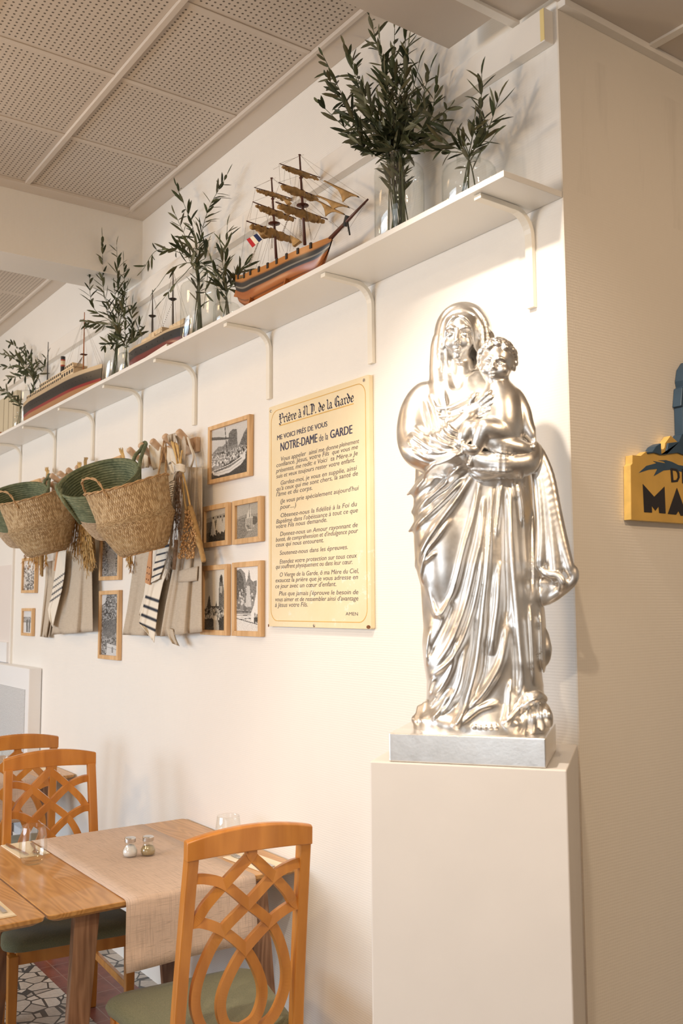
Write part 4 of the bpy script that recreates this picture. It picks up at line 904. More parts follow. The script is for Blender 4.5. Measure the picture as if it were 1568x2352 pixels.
def outline(poly_o, poly_i, d0, d1, mat, name, parent, M=FM):
    n = len(poly_o); b = MB(); V = [M @ Vector((x, y, d)) for d in (d0, d1) for pl in (poly_o, poly_i) for x, y in pl]
    fs = []
    for i in range(n):
        j = (i+1) % n; fs += [(2*n+i, 2*n+j, 3*n+j, 3*n+i), (i, j, 2*n+j, 2*n+i), (n+j, n+i, 3*n+i, 3*n+j)]
    return b.add(V, fs).build(name, mat, parent)
outline(rrect(BW/2-.017, BH/2-.020, .045), rrect(BW/2-.0195, BH/2-.0225, .0425), .0182, .0187, MATS['line_ochre'], 'border_line', pb)
def bp(px, py, d=0.0185):
    p = at_y(px, py, WY-0.001-d); return Vector((p.x-pb.location.x, -d, p.z-pb.location.z))
MB().bar([bp(641.5, 978.0), bp(811.5, 927.0)], 0.0032, 0.0006, (0, 1, 0)).build('underline', MATS['line_ochre'], pb)
for px, py in ((621.8, 944.5), (835.6, 873.2), (721, 1436.8)):
    p = bp(px, py); MB().lathe([(0, 0), (.0055, 0), (.0055, .0012), (.004, .0022), (0, .0024)], 16, cap0=False, cap1=False).build('screw', MATS['steel'], pb).matrix_local = Matrix.Translation(p) @ Matrix.Rotation(PI/2, 4, 'X')
for px, py, w_, h_ in ((847.5, 1441.5, .011, .006), (616, 1438, .004, .006)):
    p = bp(px, py, .0184); MB().ell((p.x-w_*.35*(1 if px > 700 else -1), p.y, p.z+h_*.3), (w_, .0009, h_), 10, 6).build('rust_spot', MATS['rust'], pb)
# lettering
def text_mesh(lines, name, mat, parent):
    """lines: (string, left point, right point, letter height, slant, weight) on the board"""
    b = MB()
    for s_, a, e_, hgt, shear, wgt in lines:
        cu = bpy.data.curves.new('letters', 'FONT'); cu.body = s_; cu.size = 1.0;  cu.resolution_u = 3; cu.fill_mode = 'FRONT'
        o = bpy.data.objects.new('letters', cu); COL.objects.link(o); bpy.context.view_layer.update()
        dg = bpy.context.evaluated_depsgraph_get(); me = o.evaluated_get(dg).to_mesh()
        co = np.array([v.co for v in me.vertices]); fs = [tuple(p.vertices) for p in me.polygons]
        mn, mx = co[:, 0].min(), co[:, 0].max(); d = e_-a; L = d.length; ux = d.normalized()
        tx = (co[:, 0]-mn)/(mx-mn); ty = co[:, 1]/0.70*hgt
        V = [a+ux*(L*tx[i]+shear*ty[i])+Vector((0, 0, ty[i])) for i in range(len(co))]
        for k_ in ((0,) if wgt <= 0 else (-1, 0, 1)): b.add([v+ux*wgt*.055*k_+Vector((0, -.00005*k_, 0)) for v in V], fs)
        o.to_mesh_clear() if hasattr(o, 'to_mesh_clear') else None
        bpy.data.objects.remove(o); bpy.data.curves.remove(cu)
    return b.build(name, mat, parent, flip=False)
HX = 1/FPX
def L(s_, x0, y0, x1, y1, hpx, shear=0.22, w_=0.0):
    a, e_ = bp(x0, y0), bp(x1, y1); k = (bp((x0+x1)/2, (y0+y1)/2-hpx)-bp((x0+x1)/2, (y0+y1)/2)).length
    return (s_, a, e_, k, shear, w_)
def Zx(x): return 600+x*0.25937                        # zoomed reading of the board back to photo pixels
def Zy(y): return 850+y*0.25937
def LL(s_, x0, y0, x1, y1, h, shear=0.22, w_=0.0): return L(s_, Zx(x0), Zy(y0), Zx(x1), Zy(y1), h*0.25937, shear, w_)
text_mesh([LL('ME VOICI PRÉS DE VOUS', 140, 622, 582, 497, 44, 0.0, .012), LL('NOTRE-DAME', 170, 718, 494, 638, 76, 0.0, .022), LL('de la', 510, 633, 590, 613, 62, 0.0, .0), LL('GARDE', 610, 606, 804, 560, 76, 0.0, .022)], 'heading_lettering', MATS['ink_navy'], pb)
BODY = [('Vous appeler', 168, 808, 392, 756), ('ainsi me donne', 420, 750, 678, 690), ('pleinement', 690, 684, 862, 645), ('confiance. Jésus, votre Fils', 132, 862, 596, 755), ('que vous me', 624, 748, 852, 696), ('présentez, me redit: « Voici', 132, 912, 578, 812), ('ta Mère.» Je', 610, 806, 850, 752),
        ('suis et veux toujours rester votre enfant.', 132, 960, 826, 812), ('Gardez-moi, je vous en supplie, ainsi', 168, 1018, 840, 884), ('qu\'à ceux qui me sont chers, la santé de', 132, 1072, 852, 932), ('l\'âme et du corps.', 132, 1120, 450, 1060),
        ('(Je vous prie spécialement aujourd\'hui', 168, 1180, 856, 1062), ('pour....)', 168, 1232, 304, 1212), ('Obtenez-nous la fidélité à la Foi du', 168, 1306, 842, 1204), ('Baptême dans l\'obéissance à tout ce que', 132, 1360, 852, 1258), ('votre Fils nous demande.', 128, 1404, 580, 1342),
        ('Donnez-nous un Amour rayonnant de', 166, 1470, 850, 1388), ('bonté, de compréhension et d\'indulgence pour', 128, 1520, 852, 1440), ('ceux qui nous entourent.', 128, 1566, 550, 1524), ('Soutenez-nous dans les épreuves.', 162, 1638, 764, 1584),
        ('Etendez votre protection sur tous ceux', 162, 1714, 842, 1660), ('qui souffrent physiquement ou dans leur cœur.', 126, 1760, 806, 1716), ('O Vierge de la Garde, ô ma Mère du Ciel,', 160, 1830, 860, 1796), ('exaucez la prière que je vous adresse en', 124, 1880, 852, 1850), ('ce jour avec un cœur d\'enfant.', 122, 1932, 662, 1912),
        ('Plus que jamais j\'éprouve le besoin de', 156, 1996, 856, 1984), ('vous aimer et de ressembler ainsi d\'avantage', 120, 2048, 856, 2040), ('à Jésus votre Fils.', 120, 2098, 410, 2094)]
text_mesh([LL(s_, x0, y0, x1, y1, 40, 0.25, 0.0) for s_, x0, y0, x1, y1 in BODY], 'prayer_lettering', MATS['ink_grey'], pb)
text_mesh([LL('AMEN', 746, 2172, 854, 2174, 30, 0.0, 0.0)], 'closing_word', MATS['ink_grey'], pb)
# black-letter title drawn with a broad nib
GLY = {'P': ([[(0.05, .95), (.22, .86), (.20, .12), (.32, 0)], [(.22, .86), (.42, .98), (.58, .84), (.56, .52), (.22, .44)], [(.0, .0), (.20, -.16)], [(.02, .78), (.10, .70), (.06, .4)]], .64),
       'r': ([[(.05, .56), (.16, .48), (.16, .10), (.26, 0)], [(.16, .44), (.30, .58), (.38, .50)]], .42), 'i': ([[(.05, .56), (.16, .48), (.16, .10), (.27, 0)], [(.12, .74), (.20, .70)]], .32),
       'è': ([[(.36, .34), (.12, .26), (.08, .46), (.24, .58), (.36, .46), (.34, .34)], [(.08, .46), (.10, .12), (.24, 0), (.38, .10)], [(.12, .82), (.26, .70)]], .44), 'e': ([[(.36, .34), (.12, .26), (.08, .46), (.24, .58), (.36, .46), (.34, .34)], [(.08, .46), (.10, .12), (.24, 0), (.38, .10)]], .44),
       'à': ([[(.08, .46), (.22, .58), (.34, .48), (.34, .10), (.44, 0)], [(.34, .34), (.14, .26), (.08, .12), (.20, 0), (.34, .12)], [(.12, .84), (.28, .70)]], .50), 'a': ([[(.08, .46), (.22, .58), (.34, .48), (.34, .10), (.44, 0)], [(.34, .34), (.14, .26), (.08, .12), (.20, 0), (.34, .12)]], .50),
       'N': ([[(.04, .90), (.18, .98), (.24, .84), (.22, .12), (.10, 0)], [(.24, .80), (.42, .98), (.56, .84), (.56, .14), (.68, 0)], [(.06, .56), (.10, .2)]], .76), 'D': ([[(.02, .92), (.16, .98), (.24, .84), (.22, .14), (.10, .02)], [(.16, .96), (.44, .92), (.60, .70), (.58, .26), (.34, 0), (.12, .04)], [(.36, .80), (.36, .20)]], .70),
       '.': ([[(.08, .06), (.14, 0)]], .24), ' ': ([], .26), 'd': ([[(.36, .40), (.20, .56), (.08, .44), (.08, .12), (.22, 0), (.36, .12), (.36, .44), (.22, .70), (.06, .90)]], .46), 'l': ([[(.04, .92), (.14, .84), (.14, .10), (.24, 0)]], .28),
       'G': ([[(.60, .80), (.40, .98), (.14, .80), (.10, .30), (.30, 0), (.58, .10), (.60, .40), (.44, .48)], [(.30, .86), (.28, .18)], [(.60, .40), (.66, -.04)]], .74)}
b = MB(); txt = 'Prière à N.D. de la Garde'; adv = sum(GLY[c][1] for c in txt)
pL, pR = bp(Zx(158), Zy(474)), bp(Zx(818), Zy(278)); U = (pR-pL); hh = 0.037; xpos = 0.0
nib = Vector((math.cos(math.radians(38)), 0, math.sin(math.radians(38))))
for c in txt:
    for st_ in GLY[c][0]:
        P = [pL+U*((xpos+x)/adv)+Vector((0, 0, y*hh)) for x, y in st_]
        for i in range(len(P)-1):
            n_ = nib*0.0027; b.add([P[i]-n_, P[i]+n_, P[i+1]+n_, P[i+1]-n_], [(0, 1, 2, 3)])
        for p in P:
            n_ = nib*0.0027; q = Vector((nib.z, 0, -nib.x))*0.0009; b.add([p-n_-q, p+n_-q, p+n_+q, p-n_+q], [(0, 1, 2, 3)])
    xpos += GLY[c][1]
b.build('title_lettering', MATS['ink_navy'], pb, flip=False)
# ---------------------------------------------------------------- cut-out sign on the side wall
paint('sign_gold', (0.66, 0.40, 0.09), 0.38, 0.10, 14); paint('sign_edge', (0.74, 0.50, 0.15), 0.45, 0.12, 30); paint('sign_blue', (0.035, 0.075, 0.125), 0.4, 0.15, 12); paint('sign_black', (0.02, 0.016, 0.018), 0.45, 0.1)
sx = CX+0.001
def G(x, y): return at_x(1400+x*0.17853, 820+y*0.17853, CX+0.024)
o0 = G(270, 2090)
sg = empty('cut_out_sign', (sx, o0.y, o0.z), 0, 'gold and dark blue cut-out sign on the side wall at the right frame edge', 'sign')
SM = Matrix(((0, 0, 1, 0), (1, 0, 0, 0), (0, 1, 0, 0), (0, 0, 0, 1)))                # drawing (y,z) -> wall, extrusion into the room
def GP(pts): return [((G(x, y).y-o0.y), (G(x, y).z-o0.z)) for x, y in pts]
TH = 0.022
gold = [(275, 2092), (268, 1395), (290, 1370), (292, 1262), (400, 1272), (470, 1215), (660, 1240), (705, 1165), (715, 1110), (785, 1012), (868, 1088), (1020, 1075), (1350, 1080), (1350, 2165)]
MB().prism(GP(gold), TH, SM).build('gold_panel', [MATS['sign_edge'], MATS['sign_gold']], sg, bevel=0.0010)
MB().prism(GP([(s_[0]+(4 if s_[0] < 400 else 0), s_[1]) for s_ in gold]), 0.0006, Matrix.Translation((TH, 0, 0)) @ SM).build('gold_face', MATS['sign_gold'], sg)
blue = [(480, 1245), (470, 1222), (530, 1218), (575, 1150), (640, 1110), (645, 1245), (705, 1250), (720, 1180), (735, 1110), (868, 1092), (905, 1000), (925, 985), (915, 640), (895, 630), (912, 395), (940, 380), (925, 300), (945, 150), (1000, 60), (1100, 60), (1150, 300), (1160, 1000), (1350, 1060), (1350, 1290), (960, 1270), (860, 1235), (740, 1250), (640, 1262), (560, 1235)]
MB().prism(GP(blue), TH+0.006, SM).build('blue_silhouette', MATS['sign_blue'], sg, bevel=0.0015)
swoosh = [(372, 1490), (470, 1400), (600, 1365), (555, 1338), (720, 1368), (690, 1345), (620, 1332), (720, 1326), (800, 1350), (880, 1390), (1000, 1410), (1350, 1400), (1350, 1480), (1000, 1490), (780, 1450), (690, 1460), (565, 1532), (610, 1440), (500, 1450)]
MB().prism(GP(swoosh), 0.0010, Matrix.Translation((TH+0.0006, 0, 0)) @ SM).build('blue_flourish', MATS['sign_blue'], sg)
b = MB(); LM = Matrix.Translation((TH+0.0010, 0, 0)) @ SM
for pl in ([(422, 1635), (568, 1800), (700, 1668), (714, 2014), (634, 2006), (626, 1920), (584, 1976), (536, 1912), (540, 2002), (440, 1996)], [(745, 2018), (860, 1685), (990, 2045), (910, 2040), (880, 1980), (850, 2028)],
           [(778, 1430), (800, 1430), (818, 1612), (790, 1612)], [(925, 1440), (950, 1440), (955, 1625), (930, 1625)], [(950, 1440), (1010, 1440), (1010, 1470), (950, 1470)], [(953, 1520), (1000, 1520), (1000, 1548), (953, 1548)], [(955, 1600), (1012, 1600), (1012, 1626), (955, 1626)]):
    b.prism(GP(pl), 0.0012, LM)
outer = [(800, 1430), (860, 1440), (892, 1490), (896, 1550), (870, 1605), (818, 1612)]; inner = [(806, 1458), (850, 1466), (868, 1500), (872, 1548), (854, 1582), (816, 1586)]
for i in range(5): b.prism(GP([outer[i], outer[i+1], inner[i+1], inner[i]]), 0.0012, LM)
b.build('lettering', MATS['sign_black'], sg)
# ---------------------------------------------------------------- glass vases on the shelf
def unit(p): return FPX/((p-Vector((0, 0, CAMH))).dot(AF))        # pixels per metre at a point
VZ = SZ1+0.0006
def vase(px, Y, wl, wn, shoulder, top, label):
    """px centre, half width of body and neck in photo pixels, heights by the pixel rows of shoulder and rim"""
    lo = [p for p in (at_y(px, py, Y) for py in range(0, 1100, 2)) if p.z > VZ][-1]
    x = lo.x; k = unit(lo); R, r = wl/k, wn/k
    zs = at_y(px, shoulder, Y).z-VZ; zt = at_y(px, top, Y).z-VZ; th = 0.0022; c = min(0.03, R*0.35)
    prof = [(0, 0), (R-.006, 0), (R, .006), (R, zs-c)]
    prof += [(R-c+c*math.cos(a), zs-c+c*math.sin(a)) for a in (PI/8, PI/4, 3*PI/8, PI/2)]
    prof += [(r+.004, zs+.001), (r, zs+.006), (r, zt-.003), (r+.0015, zt), (r-th*.7, zt), (r-th, zt-.003), (r-th, zs+.003), (r+.002, zs-th)]
    prof += [(R-c+(c-th)*math.cos(a), zs-c+(c-th)*math.sin(a)) for a in (PI/2, 3*PI/8, PI/4, PI/8)]
    prof += [(R-th, zs-c), (R-th, .012), (R-.010, .006), (0, .005)]
    o = MB().lathe(prof, 44, cap0=False, cap1=False).build('glass_vase', MATS['clear_glass'], smooth=True); o.location = (x, Y, VZ)
    tag(o, label, 'vase', 'clear glass vases on the shelf'); return x, R, r, zs, zt
V1 = vase(918, 1.752, 58, 26, 382, 353, 'large clear vase holding the thickest olive bouquet, right of the sailing ship')
V2 = vase(1078, 1.752, 63, 28, 380, 350, 'clear vase with a few olive sprigs at the right end of the shelf')
V3 = vase(454, 1.765, 41, 15, 652, 604, 'tall clear vase with olive sprigs between the two-masted black ship and sailing ship')
V4 = vase(520, 1.745, 31, 10, 699, 672, 'low clear vase next to the stern of the sailing ship')
V6 = vase(262, 1.775, 24, 9, 771, 745, 'clear vase behind, left of the black two-masted ship')
V7 = vase(290, 1.725, 20, 7, 813, 796, 'small clear vase at the stern of the black two-masted ship')
V8 = vase(60, 1.770, 14, 5, 899, 884, 'clear vase at the stern of the liner model')
V9 = vase(41, 1.715, 11, 4, 957, 947, 'small clear vase at the far left end of the shelf')
# ---------------------------------------------------------------- olive branches
paint('olive_stem', (0.10, 0.115, 0.055), 0.7, 0.2, 40); tinted('olive_leaf', 0.55, 0.3); paint('olive_fruit', (0.018, 0.012, 0.016), 0.25, 0.2)
rb = random.Random(21)
LEAFC = [(.054, .064, .026), (.042, .053, .022), (.075, .082, .034), (.11, .11, .058), (.14, .14, .082), (.032, .040, .018), (.095, .085, .038)]
def leaf(b, p, d, L_, w, col, nrm):
    d = d.normalized(); s_ = d.cross(nrm)
    if s_.length < 1e-4: s_ = d.orthogonal()
    s_.normalize(); n_ = s_.cross(d); cv = rb.uniform(-.12, .22)*L_
    pts = []
    for t, ww in ((0, .14), (.20, .74), (.5, 1.0), (.80, .78), (1.0, .10)):
        c = p+d*L_*t-n_*cv*t*t; h = s_*w*ww
        pts += [c-h+n_*w*.30*ww, c-n_*w*.12*ww, c+h+n_*w*.30*ww]
    fs = []
    for i in range(4):
        a = 3*i; fs += [(a, a+1, a+4, a+3), (a+1, a+2, a+5, a+4)]
    f = rb.uniform(.8, 1.2); c1 = tuple(x*f for x in col); c2 = tuple(min(1, x*f*1.25) for x in col)
    b.add(pts, fs, [c1, c2, c1]*5)
def branch(base, tip, vx, label, group, mid=(0, 0), n=24, L_=0.042, yb=0.0, yt=0.0, start=0.30, up=None, foot=None, fruit=0, w=.0060, side=0):
    """an olive branch: one stem from the vase foot to its tip, and its leaves"""
    x0, R, r, zs, zt, Y = vx; L_ *= 1.36; n = int(n*1.35)
    B_ = at_y(*base, Y+yb); T = at_y(*tip, Y+yt); M_ = (B_+T)/2; k = unit(M_); M_ = M_+(AR*mid[0]-AU*mid[1])/k
    ft = foot if foot is not None else Vector((x0+rb.uniform(-.5, .5)*R*.7, Y+rb.uniform(-.4, .4)*R, VZ+.010+rb.uniform(0, .01)))
    P = spline([ft, B_, M_, T], 9)
    b = MB(); m_ = len(P); b.tube(P, [0.0021*(1-.55*i/m_) for i in range(m_)], 6)
    o = b.build('olive_branch', MATS['olive_stem'], smooth=True); tag(o, label, 'olive branch', group)
    lb = MB(); seg = [(P[i+1]-P[i]).length for i in range(m_-1)]; tot = sum(seg)
    def at(t):
        s_ = t*tot
        for i, l in enumerate(seg):
            if s_ <= l: return P[i].lerp(P[i+1], s_/l), (P[i+1]-P[i]).normalized()
            s_ -= l
        return P[-1], (P[-1]-P[-2]).normalized()
    for i in range(n):
        t = start+(1-start)*(i//2+.5*(rb.random()*.4))/((n+1)//2); p, tg = at(min(t, .995)); a = rb.uniform(0, 2*PI)+(PI if i % 2 else 0)
        o1 = tg.orthogonal().normalized(); o2 = tg.cross(o1); out = o1*math.cos(a)+o2*math.sin(a)
        k2 = 1.0 if t < .9 else .75
        if p.z < VZ+zt+.004 and rb.random() > .22: continue
        for _ in range(2):
            if p.y+out.y*L_ > WY-.01: out = Vector((out.x, -abs(out.y), out.z))
        d = (tg*rb.uniform(.5, 1.0)+out*rb.uniform(.5, .9)+Vector((0, 0, rb.uniform(-.2, .1))))
        leaf(lb, p, d, L_*rb.uniform(.75, 1.2)*k2, w*rb.uniform(.8, 1.25), rb.choice(LEAFC), tg)
    leaf(lb, P[-1], P[-1]-P[-2], L_*.8, w*.8, rb.choice(LEAFC), Vector((0, -1, 0.2)))
    lv = lb.build('foliage', MATS['olive_leaf'], o, smooth=True, flip=False); lv['label'] = 'narrow dark green leaves'
    if fruit:
        fb = MB()
        for i in range(fruit):
            p, tg = at(rb.uniform(.35, .7)); q = p+Vector((rb.uniform(-.02, .02), -abs(rb.uniform(.004, .02)), -rb.uniform(.0, .02))); fb.ell(q, (.0075, .0075, .0095), 10, 7)
        fb.build('olive', MATS['olive_fruit'], o, smooth=True)['label'] = 'black olives'
    return o
def where(c): return {0: 'leftmost', 1: 'rightmost'}[c]
W1 = (*V1, 1.752); W2 = (*V2, 1.752); W3 = (*V3, 1.765); W4 = (*V4, 1.745); W6 = (*V6, 1.775); W7 = (*V7, 1.725); W8 = (*V8, 1.770); W9 = (*V9, 1.715)
G1 = 'olive branches in the thick bouquet'
T1 = [((742, 128), (-8, 22), -.02), ((752, 178), (-6, 20), -.06), ((734, 238), (10, 26), -.06), ((792, 104), (0, 14), .01), ((812, 150), (-10, 10), -.05), ((848, 36), (6, 0), .0), ((872, 92), (0, 0), -.07), ((906, 66), (0, 0), .02), ((930, 38), (4, 0), -.01), ((938, 112), (0, 0), -.08),
      ((962, 148), (6, 0), .02), ((988, 160), (10, 4), -.04), ((1004, 186), (20, 8), .03), ((1034, 244), (26, -26), -.04), ((972, 222), (12, 0), -.09), ((884, 168), (-4, 0), -.10), ((836, 196), (-10, 6), -.04), ((920, 196), (0, 0), -.11), ((954, 262), (8, 0), -.09), ((846, 252), (-8, 4), -.10), ((806, 292), (-8, 8), -.08), ((974, 348), (26, -20), -.07), ((872, 236), (0, 0), -.06), ((902, 130), (0, 0), -.04), ((782, 226), (-10, 14), -.03), ((900, 270), (0, 0), -.10), ((930, 290), (0, 0), -.11), ((870, 300), (0, 0), -.10), ((824, 330), (-6, 6), -.08)]
for i, (tp, md, yt) in enumerate(T1):
    branch((908+14*math.sin(i*1.7), 372-6*(i % 3)), tp, W1, 'olive branch in the thick bouquet of the large vase beside the sailing ship', G1, md, 26 if tp[1] < 230 else 18, .045, .012*math.sin(i), yt, .34, fruit=3 if i in (2, 20) else 0)
for tp, md, yt, n, lb_ in (((1106, 172), (10, 20), -.01, 18, 'tallest olive sprig in the vase at the right end of the shelf'), ((1146, 224), (4, 16), .01, 16, 'olive sprig bending right in the vase at the right end of the shelf'), ((1134, 312), (4, 6), -.03, 8, 'short olive sprig low at the right in the vase at the shelf end'), ((966, 246), (14, 0), -.05, 14, 'olive sprig reaching far left from the vase at the shelf end'), ((968, 298), (-4, -4), -.07, 14, 'olive sprig leaning left from the vase at the shelf end'), ((992, 346), (-4, -8), -.06, 8, 'lowest left olive sprig in the vase at the shelf end'), ((1090, 278), (0, 0), -.05, 14, 'upright olive sprig in the middle of the vase at the shelf end')):
    branch((1076, 366), tp, W2, lb_, 'olive sprigs in the vase at the shelf end', md, n, .046, 0, yt, .40)
for i, (tp, md, yt, n) in enumerate((((406, 428), (16, 10), -.01, 24), ((520, 404), (-14, -16), .02, 34), ((402, 492), (4, 4), -.05, 18), ((326, 622), (-20, -46), -.06, 18), ((388, 572), (0, -22), -.07, 20), ((360, 660), (-8, -26), -.09, 12), ((372, 690), (4, -18), -.10, 12), ((448, 560), (0, 0), -.06, 16), ((478, 560), (6, 0), -.04, 16), ((432, 590), (-4, 0), -.10, 14), ((494, 630), (10, -6), -.08, 16), ((470, 690), (14, -30), -.09, 14), ((505, 700), (12, -22), -.07, 12))):
    branch((454, 622-2*(i % 4)), tp, W3, 'olive branch in the tall vase left of the sailing ship stern', 'olive branches in the tall vase left of the sailing ship', md, n, .050, 0, yt, .32, w=.0060)
for tp, md, yt, n in (((522, 520), (-4, 10), .0, 14), ((566, 604), (6, -14), -.01, 12), ((488, 604), (-4, 0), -.02, 12), ((548, 640), (4, -10), -.04, 10), ((506, 560), (0, 0), .01, 12), ((500, 640), (0, 0), -.05, 10)):
    branch((520, 680), tp, W4, 'olive sprig in the low vase beside the sailing ship stern', 'olive sprigs in the low vase', md, n, .050, 0, yt, .34)
for i, (tp, md, yt, n) in enumerate((((206, 582), (-26, 30), -.168, 24), ((235, 546), (-14, 16), -.14, 28), ((268, 566), (2, 10), -.09, 26), ((284, 600), (8, 10), -.055, 22), ((190, 738), (-4, -4), -.08, 18), ((262, 650), (0, 0), -.04, 18), ((292, 660), (6, 0), -.03, 16), ((242, 690), (-4, 2), -.06, 16))):
    branch((270, 760), tp, W6, 'olive branch in the glass vase left of the black two-masted ship', 'olive branches left of the black two-masted ship', md, n, .046, 0, yt, .32)
for tp, md, yt, n in (((236, 796), (-6, -12), -.02, 12), ((304, 700), (4, 6), .0, 14), ((322, 740), (6, 0), -.02, 12), ((282, 700), (0, 0), .02, 14), ((262, 742), (-4, 0), .0, 12)):
    branch((290, 802), tp, W7, 'olive sprig in the small vase at the stern of the black two-masted ship', 'olive sprigs in the small vase', md, n, .046, 0, yt, .38)
for tp, md, yt, n in (((20, 786), (10, -16), -.02, 22), ((2, 812), (8, -16), -.05, 20), ((110, 812), (4, 8), .0, 12), ((4, 842), (6, -14), -.07, 20), ((60, 800), (4, -6), -.03, 20), ((14, 872), (6, -10), -.06, 18), ((36, 826), (4, -8), -.07, 20), ((86, 830), (2, 0), -.02, 14)):
    branch((78, 876), tp, W8, 'olive branch drooping left over the stern of the liner model', 'olive branches behind the liner stern', md, n, .044, 0, yt, .30, foot=Vector((V8[0], 1.77, VZ+.01)))
for tp, md, yt, n in (((0, 892), (4, -6), -.02, 12), ((22, 906), (2, -4), -.02, 10)):
    branch((46, 938), tp, W9, 'olive sprig at the far left end of the shelf', 'olive sprigs at the far left', md, n, .046, 0, yt, .34)
# ---------------------------------------------------------------- model ships
tinted('hull_paint', 0.28, 0.5, 0.15, 60); paint('varnish', (0.36, 0.12, 0.03), 0.25, 0.2, 20); paint('mast_brown', (0.105, 0.035, 0.022), 0.35, 0.15, 20); paint('black_paint', (0.022, 0.020, 0.020), 0.4, 0.2)
paint('canvas', (0.40, 0.235, 0.085), 0.85, 0.35, 34, 0.9, 110); paint('rope', (0.22, 0.16, 0.11), 0.9, 0.1); paint('cream_paint', (0.74, 0.57, 0.36), 0.45, 0.12, 30); paint('funnel_red', (0.40, 0.06, 0.03), 0.4, 0.1)
tinted('flag_cloth', 0.8, 0.2)
def hull(parent, xs, ztop, zbot, beam, bands, name='hull', fine=.55, nx=36, y0=0.0, mat='hull_paint', bowx=None):
    """xs: stern to bow; ztop/zbot/beam: functions of t; bands: (fraction from the top, colour)"""
    b = MB(); nz = 26
    for side in (1, -1):
        vs = []; cs = []
        for i in range(nx+1):
            t = i/nx
            for j in range(nz+1):
                s_ = j/nz; zt_, zb_ = ztop(t), zbot(t); x = xs(t)+(bowx(t, s_) if bowx else 0); w_ = beam(t)*max(0, 1-s_**2.6)**fine
                vs.append(Vector((x, y0+side*w_, zt_+(zb_-zt_)*s_)))
                c = bands[-1][1]
                for f_, cc in bands:
                    if s_ <= f_+1e-6: c = cc; break
                cs.append(c)
        b.add(vs, [(i*(nz+1)+j, (i+1)*(nz+1)+j, (i+1)*(nz+1)+j+1, i*(nz+1)+j+1) for i in range(nx) for j in range(nz)], cs)
    vs = [Vector((xs(i/nx), y0+s_*beam(i/nx)*.97, ztop(i/nx)-.012)) for i in range(nx+1) for s_ in (-1, 1)]
    b.add(vs, [(2*i, 2*i+1, 2*i+3, 2*i+2) for i in range(nx)], [(.30, .14, .05)]*len(vs))
    vs = [Vector((xs(0), y0+s_*beam(0)*max(0, 1-(j/8)**2.6)**fine, ztop(0)+(zbot(0)-ztop(0))*j/8)) for j in range(9) for s_ in (-1, 1)]
    b.add(vs, [(2*i, 2*i+1, 2*i+3, 2*i+2) for i in range(8)], [bands[0][1]]*len(vs))
    return b.build(name, MATS[mat], parent, smooth=True)
# --- sailing ship
def A(x, y): return (520+x*.22321, 330+y*.22321)
YS = 1.735
def AS(x, y, Y=YS): p = at_y(*A(x, y), Y); return Vector((p.x-so.x, p.y-so.y, p.z-so.z))
so = Vector((at_y(*A(600, 1300), YS).x, YS, VZ))
ship = empty('sailing_ship_model', so, 0, 'wooden two-masted sailing ship model with furled tan sails, on the shelf', 'model ship')
stern, bow = AS(150, 1400), AS(1090, 955); deck0, deck1 = stern.z, bow.z; Ls = bow.x-stern.x
zt = lambda t: deck0+(deck1-deck0)*t-0.020*math.sin(PI*min(1, t*1.0))+(.014*(1-t/.12) if t < .12 else 0)
zb = lambda t: 0.030+(0.045*(1-t/.22)**2 if t < .22 else 0)+(0.040*((t-.86)/.14)**2 if t > .86 else 0)
bm_ = lambda t: 0.050*(min(1, (t+.16)/.42)**.7)*max(0.03, (1-max(0, (t-.55)/.46)**2.2))
OR, BK, BR = (.47, .19, .045), (.022, .022, .024), (.40, .125, .030)
hl = hull(ship, lambda t: stern.x+Ls*t, zt, zb, bm_, [(.20, OR), (.25, (.25, .10, .03)), (.40, BK), (.44, (.30, .27, .22)), (.54, BK), (.66, (.36, .11, .03)), (.68, (.16, .05, .015)), (.79, BR), (.81, (.16, .05, .015)), (.90, BR), (1, (.28, .085, .022))], bowx=lambda t, s_: -.050*max(0, (t-.8)/.2)*s_**1.5)
b = MB(); 
for k in range(9):                                     # dark gun ports and rail posts
    t = .06+k*.10; x = stern.x+Ls*t
    b.box(x-.005, x+.005, -bm_(t)-.0035, -bm_(t)+.002, zt(t)-.016, zt(t)+.004)
b.build('rail_post', MATS['black_paint'], hl)
o = MB().prism([(AS(150, 1450).x, AS(150, 1450).z), (AS(120, 1450).x, AS(120, 1450).z), (AS(80, 1575).x, AS(80, 1575).z), (AS(125, 1585).x, AS(125, 1585).z)], .006, Matrix(((1, 0, 0, 0), (0, 0, 1, -.003), (0, 1, 0, 0), (0, 0, 0, 1)))).build('rudder', MATS['varnish'], ship)
for t_ in (.22, .62):
    x = stern.x+Ls*t_; z_ = zb(t_)+.026
    for s_ in (-1, 1): MB().prism([(s_*.006, 0), (s_*.045, 0), (s_*.052, .012), (s_*.040, z_*.95), (s_*.020, z_*.80), (s_*.006, z_*.62)], .007, Matrix.Translation((x, 0, 0)) @ Matrix(((0, 0, 1, 0), (1, 0, 0, 0), (0, 1, 0, 0), (0, 0, 0, 1)))).build('cradle', MATS['varnish'], ship)
def mast(name, top, foot, r):
    return MB().tube([foot, foot.lerp(top, .5), top], [r, r*.8, r*.5], 10).build(name, MATS['mast_brown'], ship, smooth=True)
m1t, m1f = AS(752, 118), AS(806, 1040); m2t, m2f = AS(463, 358), AS(512, 1185)
fm_ = mast('foremast', m1t, m1f, .0058); mm_ = mast('mainmast', m2t, m2f, .0054)
